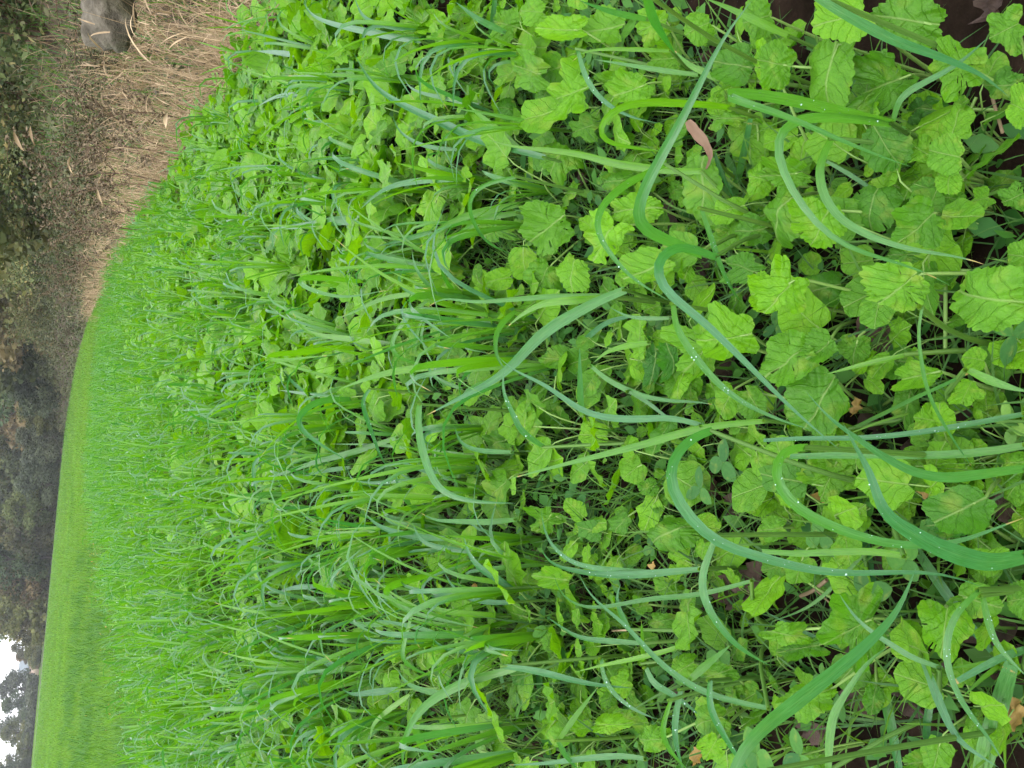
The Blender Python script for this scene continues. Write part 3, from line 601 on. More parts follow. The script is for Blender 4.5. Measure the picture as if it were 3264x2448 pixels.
def hero_blade(P2, wpx, z0, z1, tint, parent, seed, full=False, dew=False, tilt=None):
    """a blade whose midline runs through space from a base at height z0 to a tip at height z1"""
    r = np.random.default_rng(seed)
    P2 = np.array(P2); d = np.r_[0, np.cumsum(np.linalg.norm(np.diff(P2, axis=0), axis=1))]; d /= d[-1]
    Y0 = at_height(*P2[0], z0)[1]; Y1 = at_height(*P2[-1], z1)[1]
    P = np.array([at_depth(q[0], q[1], Y0+(Y1-Y0)*t) for q, t in zip(P2, d)])
    P[:, 2] = np.maximum(P[:, 2], .012)
    K = 24; Cd = catmull(P, 97); ker = np.exp(-.5*(np.arange(-15, 16)/5.5)**2); ker /= ker.sum()
    pad = np.concatenate([2*Cd[0]-Cd[15:0:-1], Cd, 2*Cd[-1]-Cd[-2:-17:-1]]); Cd = np.stack([np.convolve(pad[:, q], ker, 'valid') for q in range(3)], 1); C = Cd[::4]; T = np.gradient(C, axis=0); T /= np.linalg.norm(T, axis=1)[:, None]
    V = EYE-C; D = np.linalg.norm(V, axis=1); V /= D[:, None]
    Wd = np.cross(T, V); Wd /= np.linalg.norm(Wd, axis=1)[:, None]; Nn = np.cross(Wd, T)
    a0 = r.uniform(-.5, .5) if tilt is None else tilt; a = a0 + r.uniform(-.35, .35)*np.linspace(-1, 1, K+1)
    Wt = Wd*np.cos(a)[:, None] + Nn*np.sin(a)[:, None]; Nt = -Wd*np.sin(a)[:, None] + Nn*np.cos(a)[:, None]
    s = np.linspace(0, 1, K+1)
    pr = np.minimum(1, .6+1.3*s)*(1-s**2.2) if not full else np.minimum(1, .8+s)*(1-.35*s**3)
    hw = (wpx*CS*D/F/2*pr/np.cos(a)*.69)[:, None]
    fd = r.uniform(.12, .3)
    X = np.stack([C-Wt*hw, C-Wt*hw*.5-Nt*hw*fd*.6, C-Nt*hw*fd, C+Wt*hw*.5-Nt*hw*fd*.6, C+Wt*hw], 1).reshape(-1, 3)
    X += Nt.repeat(5, 0)*(hw.repeat(5, 0)*.05*r.normal(0, 1, (len(X), 1)))
    uv = np.stack([np.tile([0, .25, .5, .75, 1], K+1), np.repeat(s, 5)], 1)
    i = np.arange(K)[:, None]*5+np.arange(4); Q = np.stack([i, i+1, i+6, i+5], -1).reshape(-1, 4)
    base = np.array(parent.location)
    o = obj('leaf_blade', mesh('leaf_blade', X-base, Q, M['oat'], uv, np.clip(tint+r.normal(0, .05)+.22-.4*np.repeat(s, 5), 0, 1)), parent)  # tint turns bluer towards the tip: upper-face colour and painted sky sheen
    if dew:
        vs = []; fs = []; nd = int(r.integers(3, 9)*len(P2)**.5)
        for k in range(nd):
            j = int(np.clip(r.normal(r.choice([.35, .6]), .12), .05, .92)*K); u = float(np.clip(r.normal(0, .6), -.92, .92)); sz = min(.0010, max(.00018, r.lognormal(math.log(.00028), .6)))*D[j]/.75
            vs.append(_ico*sz*np.array([1, 1, .8]) + C[j] + (C[j+1]-C[j])*r.random() + Wt[j]*hw[j]*u + Nt[j]*(sz*.5-hw[j]*fd*(1-abs(u))) - base); fs.append(_icf+12*k)
        obj('dew_drops', mesh('dew_drops', np.concatenate(vs), np.concatenate(fs), M['dew']), o)['kind'] = 'stuff'
    return C

# crop, width, base height, tip height, tint (0 blue-green .. 1 yellow-green), path; D = dewy, F = does not taper
HP = {}
def B(key, crop, w, z0, z1, tint, path, flags=''):
    HP.setdefault(key, []).append((pts(crop, path), w, z0, z1, tint, flags))
B('a', 'C6', 60, .12, .16, .25, '810,790 850,650 930,580 1100,490 1250,400 1430,240')
B('a', 'C6', 105, .14, .20, .15, '800,800 340,690 0,620 -300,590 -368,610 -100,680 0,705 200,780 400,880 600,960 760,1030 940,1085', 'D')
B('a', 'C6', 92, .14, .16, .35, '800,800 500,765 250,760 90,810 25,920 40,1000 100,1150 200,1310 300,1460 420,1560 560,1630 800,1690 1000,1745 1190,1855', 'D')
B('a', 'C6', 85, .16, .14, .5, '410,900 340,1050 335,1180 400,1350 520,1460 680,1540 850,1600 1100,1645 1300,1670 1420,1720')
B('b', 'C6', 90, .30, .10, .1, '240,-70 420,50 620,160 830,270 950,310 1150,380 1290,440 1400,490 1570,635')
B('c', 'C6', 42, .10, .06, .3, '370,1040 560,1150 720,1270 850,1450')
B('d', 'C5', 78, .18, .2, .15, '1000,1060 700,1220 560,1370 545,1500 640,1650 760,1790 880,1870 1030,1955', 'D')
B('d', 'C5', 98, .18, .24, .15, '1330,1670 1090,1590 960,1660 915,1730 950,1850 1020,1935 1150,2000 1260,2095 1400,2240 1560,2390 1790,2630 2140,2930', 'D')
B('e', 'N1', 74, .16, .12, .3, '1045,310 1060,450 1120,560 1200,670 1300,790 1420,900 1550,980 1659,1030 1809,1090 1960,1130', 'D')
B('f', 'C8', 175, .12, .36, .18, '1680,285 1450,330 1300,300 1100,230 950,150 850,80 720,-10 680,-250 560,-420 485,-580', 'D')
B('f', 'C7', 95, .12, .34, .15, '1680,1375 1400,1410 1200,1440 1000,1420 850,1360 700,1270 540,1150 400,1060 240,870')
B('g', 'C7', 70, .10, .16, .45, '1680,1225 1400,1270 1100,1290 800,1290 500,1290 140,1300', 'F')
B('g', 'C7', 48, .12, .16, .12, '1680,1020 1350,1080 1000,1140 600,1180 250,1180 -30,1195', 'FD')
B('h', 'C7', 34, .06, .16, .3, '540,1120 750,1020 950,920 1150,830 1300,755', 'F')
B('h', 'C7', 82, .16, .14, .85, '1300,740 1450,810 1600,860 1700,880')
B('i', 'C7', 36, .22, .08, .3, '1000,330 970,480 990,650 1020,830 1080,980 1170,1140 1260,1280 1340,1390')
B('i', 'C7', 55, .08, .12, 1.0, '900,640 720,680 550,720 360,770')
B('j', 'C7', 102, .26, .12, .25, '250,1240 130,1240 40,1320 20,1430 90,1550 230,1680 350,1720 500,1790 700,1850 900,1880 1100,1875 1300,1840 1500,1750 1680,1690', 'D')
B('k', 'N1', 112, .20, .10, .2, '1300,1130 1180,1165 1060,1270 997,1420 1020,1540 1130,1660 1250,1830 1400,1900 1660,1960 1960,2050 2160,2060 2460,2050 2760,2040 2960,2080 3060,2150', 'D')
B('k', 'C8', 62, .12, .16, .6, '900,290 700,258 400,260 200,270 -40,255', 'F')
B('l', 'N1', 78, .12, .26, .8, '1645,1068 1400,1090 1150,1130 900,1210 700,1260 500,1310 300,1360 -40,1450')
B('m', 'N1', 118, .16, .30, .3, '735,220 600,270 450,350 300,430 200,500 100,600 -60,770 -300,900 -560,1035')
B('m', 'N1', 55, .14, .28, .45, '640,255 300,260 0,282 -260,300 -460,270 -560,345')
B('m', 'N1', 84, .15, .26, .85, '620,270 440,285 200,310 50,390 -40,470')
B('n', 'N1', 72, .14, .30, .12, '1240,1100 1040,1045 950,1050 750,1060 560,1040 430,990 280,880 150,800 0,740 -90,650')
B('n', 'N1', 62, .14, .26, .0, '210,1240 150,1200 60,1130 0,1010 -50,900 -60,790 -40,700', 'D')
B('o', 'N1', 56, .16, .10, .15, '510,710 600,790 750,870 900,920 1050,940 1200,945 1330,968')
B('o', 'N1', 42, .14, .08, .2, '760,880 880,950 1000,1040 1120,1085')
B('o', 'N1', 66, .08, .18, .3, '465,1040 445,950 440,760 438,590')
B('p', 'N1', 62, .12, .16, .9, '900,560 760,580 620,620 525,695')
B('p', 'N1', 44, .10, .16, .1, '1045,400 900,405 750,390 630,330')
B('p', 'N1', 50, .08, .13, .05, '440,580 520,500 620,430 760,390', 'F')
B('q', 'C5', 122, .14, .24, .2, '1230,1650 1040,1570 900,1510 812,1470 790,1400 830,1280 900,1130 970,1010 1050,870 1150,680 1250,480 1340,290 1430,150 1565,-10')
B('q', 'C5', 80, .12, .2, .95, '1240,1110 1040,1110 850,1085 650,1060 450,1000 200,970 0,950 -160,905')
B('r', 'C5', 92, .34, .14, .12, '835,-70 880,10 920,130 980,230 1060,355')
B('r', 'C5', 62, .10, .14, .6, '1330,520 1250,470 1150,420 1050,325')
B('s', 'C5', 60, .16, .28, .12, '880,125 700,90 560,50 430,0')
B('t', 'C5', 76, .12, .16, .75, '1420,700 1290,680 1100,670 870,660 700,690 590,760 545,840 560,900 640,930 800,960 1000,985')
B('u', 'C5', 74, .12, .22, .7, '1810,240 1660,170 1550,120 1400,50 1230,-20')
B('v', 'C5', 62, .02, .10, .2, '1430,1310 1500,1000 1545,770', 'F')
B('v', 'C5', 46, .10, .05, .1, '1310,990 1370,1150 1450,1300')
B('w', 'C5', 56, .20, .08, .1, '1225,1350 1270,1480 1310,1600 1330,1660 1380,1790 1440,1900 1495,1965', 'D')
B('x', 'C5', 52, .16, .08, .05, '425,320 470,480 540,600 640,690 780,760 960,800', 'D')
B('x', 'C5', 50, .10, .16, .4, '1230,490 1000,460 750,420 530,385')
B('x', 'C5', 42, .10, .16, .85, '1040,330 800,320 580,320 450,345 385,405')
B('y', 'C8', 135, .36, .14, .05, '-235,1720 -190,1560 -90,1460 0,1370 150,1260 350,1100 550,940 700,800 850,630 968,335')
B('z', 'C8', 52, .10, .16, .3, '1130,1012 950,950 800,860 650,760 540,650 455,520')
B('z', 'C8', 78, .14, .12, .65, '390,1690 400,1450 430,1300 520,1150 650,970 800,860')
B('aa', 'C8', 62, .14, .14, .2, '1390,540 1430,720 1500,880 1690,1080', 'D')
B('aa', 'C8', 62, .16, .12, .25, '1375,505 1230,640 1170,760 1150,930 1200,1120 1300,1300 1420,1450 1550,1660', 'D')
B('ab', 'C8', 78, .10, .10, .2, '1000,950 1090,1180 1160,1350 1260,1500 1500,1660')
B('ab', 'C8', 82, .06, .06, .15, '960,240 1080,420 1200,590 1320,750 1450,900', 'F')
B('ac', 'C8', 92, .03, .04, .05, '470,340 520,590', 'F')
B('ac', 'C8', 72, .03, .04, .05, '590,0 640,250 690,490', 'F')
B('ad', 'C8', 150, .05, .08, .35, '1380,1680 1500,1250 1580,980', 'F')
B('ad', 'C8', 45, .06, .10, .9, '1520,960 1350,990 1180,1010')
B('ad', 'C8', 40, .06, .10, .7, '1520,980 1400,1070 1250,1210')
B('ad', 'C8', 60, .06, .12, .2, '1700,880 1500,950 1200,1110', 'F')
B('ae', 'C8', 60, .05, .05, .1, '1060,1170 1030,1380 1030,1570', 'F')
B('ae', 'C8', 82, .05, .05, .35, '740,1120 790,1350 850,1660', 'F')
B('af', 'C8', 40, .06, .10, .4, '640,255 300,590 0,720')
B('af', 'C8', 38, .05, .08, .2, '500,900 200,760 -30,640')
B('ag', 'N2', 76, .14, .2, .1, '1230,370 1000,390 750,410 550,400 350,370 230,320 175,210', 'D')
B('ag', 'N2', 52, .14, .2, .2, '900,385 550,365 380,320 270,230 210,120 190,-10', 'D')
B('ah', 'N2', 52, .12, .16, .35, '1570,442 1400,490 1150,545 900,560 700,600 480,625 380,590 300,520 268,390')
B('ah', 'N2', 60, .12, .2, .05, '1680,1275 1500,1240 1300,1190 1150,1120 1020,1030 900,920 790,790 700,700 570,600 480,510 430,390', 'D')
B('ah', 'N2', 50, .10, .14, .1, '760,760 700,640 680,550 705,460')
B('ai', 'N2', 78, .24, .14, .1, '1320,150 1300,240 1240,350 1230,500 1260,600 1330,720 1420,830 1520,910 1680,1000', 'D')
B('aj', 'N2', 56, .10, .14, .1, '840,852 700,840 550,830 430,810 340,760 220,675')
B('aj', 'N2', 52, .10, .2, .85, '1120,858 1000,900 800,950 600,990 400,1040')
B('ak', 'N2', 66, .22, .10, .05, '-60,1000 100,1020 200,1040 400,1090 550,1120 790,1142')
B('ak', 'N2', 46, .12, .08, .05, '580,950 590,1050 640,1150 720,1230 830,1300 960,1348', 'D')
B('al', 'N2', 62, .14, .08, .1, '870,1010 920,1110 1020,1170 1120,1240 1240,1335', 'D')
B('al', 'N2', 46, .06, .16, .6, '850,980 845,850 838,700')
B('am', 'N2', 66, .16, .12, .0, '1285,1090 1280,1230 1320,1350 1400,1490 1470,1600 1560,1690', 'D')
B('am', 'N2', 62, .14, .10, .1, '1095,1150 1060,1330 1060,1480 1110,1680', 'D')
B('am', 'N2', 52, .16, .10, .6, '1030,1220 980,1380 990,1480 1060,1590 1150,1680')
B('am', 'N2', 80, .12, .18, .7, '1150,1090 1250,1000 1420,860')
B('an', 'N2', 56, .10, .2, .6, '300,1480 430,1300 560,1130')
B('an', 'N2', 58, .10, .16, .35, '880,1602 700,1580 450,1600 200,1630 -30,1640')
B('an', 'N2', 50, .16, .1, .05, '295,1480 350,1580 440,1680')
B('ao', 'N3', 58, .14, .26, .7, '640,600 500,590 350,620 60,642 50,680 200,675 350,655 520,642')
B('ap', 'N3', 56, .14, .2, .4, '700,165 400,140 300,140 250,155 300,200 420,240 560,270 700,250 860,218', 'D')
B('aq', 'N3', 62, .14, .28, .08, '1400,290 1330,262 1200,250 1100,170 1030,70 1010,-40')
B('aq', 'N3', 46, .14, .24, .05, '1320,270 1230,160 1185,40')
B('ar', 'N3', 62, .14, .26, .85, '880,570 700,550 550,530 390,510 290,460 235,360')
B('as', 'N3', 52, .14, .24, .7, '1140,238 900,260 760,300 620,370 505,412')
B('as', 'N3', 48, .2, .12, .3, '1140,265 1020,360 920,470 870,590 900,640 980,680 1100,710 1240,726')
B('at', 'N3', 46, .12, .22, .15, '1560,430 1260,430 1130,460 1060,492')
B('au', 'N3', 74, .12, .24, .8, '1200,720 1100,725 950,740 800,770 650,820 545,862')
B('au', 'N3', 46, .12, .18, .05, '1340,862 1200,810 1130,750 1105,660')
B('av', 'N3', 46, .12, .2, .05, '560,930 440,905 300,890 145,868')
B('av', 'N3', 38, .12, .2, .1, '390,948 310,880 230,810 158,725')
B('aw', 'N3', 46, .22, .10, .0, '740,860 690,930 710,1030 760,1170 800,1280 860,1385', 'D')
B('ax', 'N3', 66, .14, .2, .1, '650,930 500,930 380,950 280,1030 260,1075 290,1120 370,1190 480,1260 610,1335')
B('ay', 'N3', 82, .26, .14, .2, '1060,960 1050,1030 1060,1180 1100,1330 1150,1460 1230,1540 1400,1590 1680,1602')
B('az', 'N3', 42, .12, .16, .05, '1110,1440 900,1460 750,1470 620,1450 590,1370', 'D')
B('az', 'N3', 62, .10, .18, .05, '1260,1445 1100,1390 1000,1360 915,1315')
B('ba', 'N3', 58, .10, .18, .05, '1050,1650 940,1540 905,1410')
B('bb', 'N3', 62, .12, .26, .6, '920,1175 600,1280 400,1330 200,1400 -30,1470')
B('bb', 'N3', 46, .12, .2, .05, '620,1368 400,1400 270,1445')
B('bc', 'N3', 46, .10, .2, .5, '1010,730 1030,580 1060,450 1125,330')
B('bd', 'N3', 52, .12, .18, .05, '1670,1272 1450,1260 1330,1210 1280,1090')
B('bd', 'N3', 40, .12, .16, .4, '1360,1285 1100,1260 800,1225 480,1218')
B('be', 'N3', 62, .14, .22, .5, '1690,350 1600,430 1555,520 1560,650 1640,770')
B('bf', 'C4', 66, .14, .26, .08, '1060,262 950,250 800,220 600,180 450,140 350,90 300,0')
B('bg', 'C4', 58, .12, .26, .85, '1210,532 1050,510 900,490 650,480 450,490 160,492')
B('bh', 'C4', 84, .14, .26, .12, '1870,1020 1660,962 1450,910 1300,840 1150,770 950,680 800,590 720,500 630,335')
B('bi', 'C4', 46, .12, .18, .1, '1460,680 1370,670 1250,640 1100,610 1000,570 955,500')
B('bj', 'C4', 52, .14, .22, .05, '460,662 250,615 120,630 10,690')
B('bk', 'C4', 92, .12, .24, .15, '790,1420 530,1430 400,1450 250,1470 75,1482')
B('bl', 'C4', 62, .14, .22, .05, '1280,1165 1100,1168 900,1200 780,1260 672,1358', 'D')
B('bm', 'C4', 42, .12, .18, .1, '1340,972 1180,960 1050,930 930,850 885,750')
B('bn', 'C4', 52, .14, .22, .05, '300,362 130,340 -10,330')
B('bo', 'C4', 78, .12, .2, .9, '1700,960 1500,790 1370,675')
B('bp', 'C4', 46, .2, .12, .15, '1690,1145 1500,1190 1400,1250 1380,1350 1420,1460 1500,1570 1660,1650', 'D')
B('bq', 'C4', 82, .12, .22, .55, '1700,1325 1400,1390 1200,1480 1050,1612')
B('bq', 'C4', 66, .12, .2, .4, '1700,1380 1480,1420 1300,1530 1220,1660')
B('br', 'C4', 52, .12, .18, .05, '1150,1498 930,1560 790,1595')
B('bs', 'C4', 62, .14, .24, .1, '1620,210 1450,130 1290,10')
B('bs', 'C4', 42, .14, .24, .05, '1000,195 850,170 700,110 635,-20')
B('bt', 'C4', 62, .03, .10, .25, '1470,710 1520,300 1550,-30', 'F')
B('bu', 'N4', 72, .14, .24, .15, '1220,172 1040,160 900,130 780,80 700,0')
B('bv', 'N4', 56, .14, .22, .05, '1380,258 1150,220 1060,170 1015,70')
B('bv', 'N4', 62, .12, .22, .3, '1690,48 1500,65 1300,60 1150,50 1060,0')
B('bw', 'N4', 72, .12, .2, .0, '1670,505 1560,430 1450,360 1380,270 1345,155', 'D')
B('bx', 'N4', 72, .12, .2, .5, '1150,400 1000,440 880,475 815,520 900,590 1000,650 1150,690 1300,720 1450,752')
B('by', 'N4', 52, .12, .2, .05, '1680,585 1520,585 1390,560 1280,490 1215,380', 'D')
B('bz', 'N4', 62, .14, .2, .12, '870,715 700,730 570,705')
B('bz', 'N4', 46, .12, .2, .05, '1160,782 1050,750 900,720 770,695')
B('ca', 'N4', 46, .12, .18, .1, '1520,920 1300,900 1180,860 1115,770')
B('ca', 'N4', 42, .2, .12, .5, '1010,660 960,850 950,950 1050,1030 1210,1085')
B('cb', 'N4', 56, .14, .2, .1, '1250,1180 1100,1160 980,1110 915,1020')
B('cb', 'N4', 66, .14, .2, .15, '930,1150 750,1170 620,1180 555,1145')
B('cc', 'N4', 92, .12, .22, .6, '1680,1015 1400,1090 1200,1180 1050,1300 970,1450 945,1600 965,1690')
B('cd', 'N4', 72, .22, .12, .15, '1015,1360 1060,1480 1130,1600 1190,1680')
B('ce', 'N4', 62, .12, .2, .6, '560,1680 600,1530 650,1400 710,1270')
B('ce', 'N4', 52, .12, .18, .75, '1010,1175 850,1290 760,1380 738,1490')
B('cf', 'N4', 62, .12, .18, .05, '570,1035 450,970 325,915')
B('cf', 'N4', 46, .14, .2, .2, '350,1135 240,1050 170,930 105,800')
B('cg', 'N4', 52, .14, .2, .05, '410,480 250,490 135,522')
B('cg', 'N4', 62, .14, .2, .85, '810,100 700,130 550,140 400,130')
B('ch', 'N4', 42, .14, .18, .2, '700,540 620,440 560,350 498,220')

HLAB = {
 'a': 'oat plant with several arching blue-green blades looping over the corner mustard leaves', 'b': 'oat plant whose broad blue-green blade crosses the bright corner mustard leaves',
 'c': 'oat seedling with one narrow dark blade beside the looping blades', 'd': 'oat plant with two long dew-covered blades meeting in a twisted cross',
 'e': 'oat plant with one long pale-ribbed blade sweeping below the twisted pair', 'f': 'oat plant with the widest folded dark green blade in the foreground',
 'g': 'oat plant with two flat straight blades lying under the widest blade', 'h': 'oat seedling with bright yellow-green blade at the corner clover',
 'i': 'oat seedling with a thin drooping dark blade over the pierced mustard leaf', 'j': 'oat plant with dewy hook-shaped blade beside the widest blade',
 'k': 'oat plant with a long dewy blade hooked over and running the full foreground', 'l': 'oat plant with one straight bright green blade in the middle of the clearing',
 'm': 'oat plant with the broad dark green blade rising across the centre', 'n': 'oat plant with grey-white dewy arch beside the central dark blade',
 'o': 'oat plant with short bluish blades above the bare soil gap', 'p': 'oat plant with a short bright blade over pale flat ones near the notched leaf',
 'q': 'oat plant with the broad blue-green blade folded sharply over the dry pink leaf', 'r': 'oat plant with short wide blue blade hanging in from the outer edge',
 's': 'oat plant with a straight bluish blade over the shiny curled mustard leaf', 't': 'oat plant with a bright loop-shaped blade beside the dry pink leaf',
 'u': 'oat plant with soft bright blade along the edge above the corner leaves', 'v': 'oat plant with an upright flat blade standing behind the dry pink leaf',
 'w': 'oat plant with a narrow dewy blade near the bright round mustard leaf', 'x': 'oat plant with dewy bluish blade crossing the veined mustard leaf',
 'y': 'oat plant with the broad pale blade leaning in from the lower foreground edge', 'z': 'oat plant with a green blade standing beside the toothed heart-like leaf',
 'aa': 'oat plant with two dew-lined drooping blades in the outer foreground corner', 'ab': 'oat plant with pale flat blades behind the toothed foreground leaves',
 'ac': 'oat plant with two short pale flat blades lying on dead leaves', 'ad': 'oat tuft with a wide shaded blade and a fan of bright blades',
 'ae': 'oat plant with two short drooping blades in the shaded corner', 'af': 'oat plant with thin dark blades beside the broken yellow straw',
 'ag': 'oat plant with two dewy horizontal blades curling upward at the end', 'ah': 'oat plant with three crossing slender blades left of the soil gap',
 'ai': 'oat plant with a broad dewy drooping blade over the clover patch', 'am': 'oat plant with four mixed blades, one thick with white dew'}
heroes = []
USED = set()
NUM = ['no', 'one', 'two', 'three', 'four', 'five', 'six', 'seven', 'eight']
def first_free(*labs):                      # the plainest wording nobody carries yet
    for l in labs:
        if l not in USED: USED.add(l); return l
    return labs[-1]
def zone(X, Y):
    q = X/Y
    a = 'next to the straw bank' if X > edge_x(np.array(Y))-.5 else 'at the bank side' if q > .27 else 'on the bankward half' if q > .10 else 'along the middle' if q > -.06 else 'just meadowward of the middle' if q > -.20 else 'on the meadow side' if q > -.34 else 'at the outer meadow side'
    return a + (' close by' if Y < 1.42 else ' a little back' if Y < 1.62 else ' farther back' if Y < 1.85 else ' well back' if Y < 2.1 else ' far back')
hb_i = 0
for key, lst in HP.items():
    b0 = []
    for P2, w, z0, z1, t, fl in lst: b0.append(at_height(*P2[0], z0))
    b0 = np.array(b0); g = b0.mean(0); 
    cw = ['bluish', 'mid-green', 'yellow-green'][int(min(2, np.mean([q[4] for q in lst])*3.3))]; dw = 'dewy ' if any('D' in q[5] for q in lst) else ''
    sz = 'broad' if max(q[1] for q in lst) > 68 else 'slender' if max(q[1] for q in lst) < 50 else 'arching'
    lab = HLAB.get(key) or first_free(f'oat plant with {NUM[len(lst)]} {dw}{sz} {cw} {"blade" if len(lst) == 1 else "blades"} {zone(g[0], g[1])}')
    T = thing('oat_plant', lab, 'oat plant', (g[0], g[1]+.01, 0), 0, 1, 'oat plants in the crop strip')
    for P2, w, z0, z1, t, fl in lst:
        hero_blade(P2, w, z0, z1, t, T, 100+hb_i, 'F' in fl, 'D' in fl); hb_i += 1
    sb = MB()
    for b in b0:
        loc = np.array(T.location)
        P = catmull([np.array([0, 0, -.01]), (b-loc)*np.array([.3, .3, .5]), b-loc+np.array([0, 0, .004])], 6)
        v, f, uv = tube(P, np.linspace(.0032, .0022, 6), 6); sb.add(v, f, uv, .4+.3*random.random())
    sb.build('stem', M['oat_stem'], T); heroes.append(g[:2])

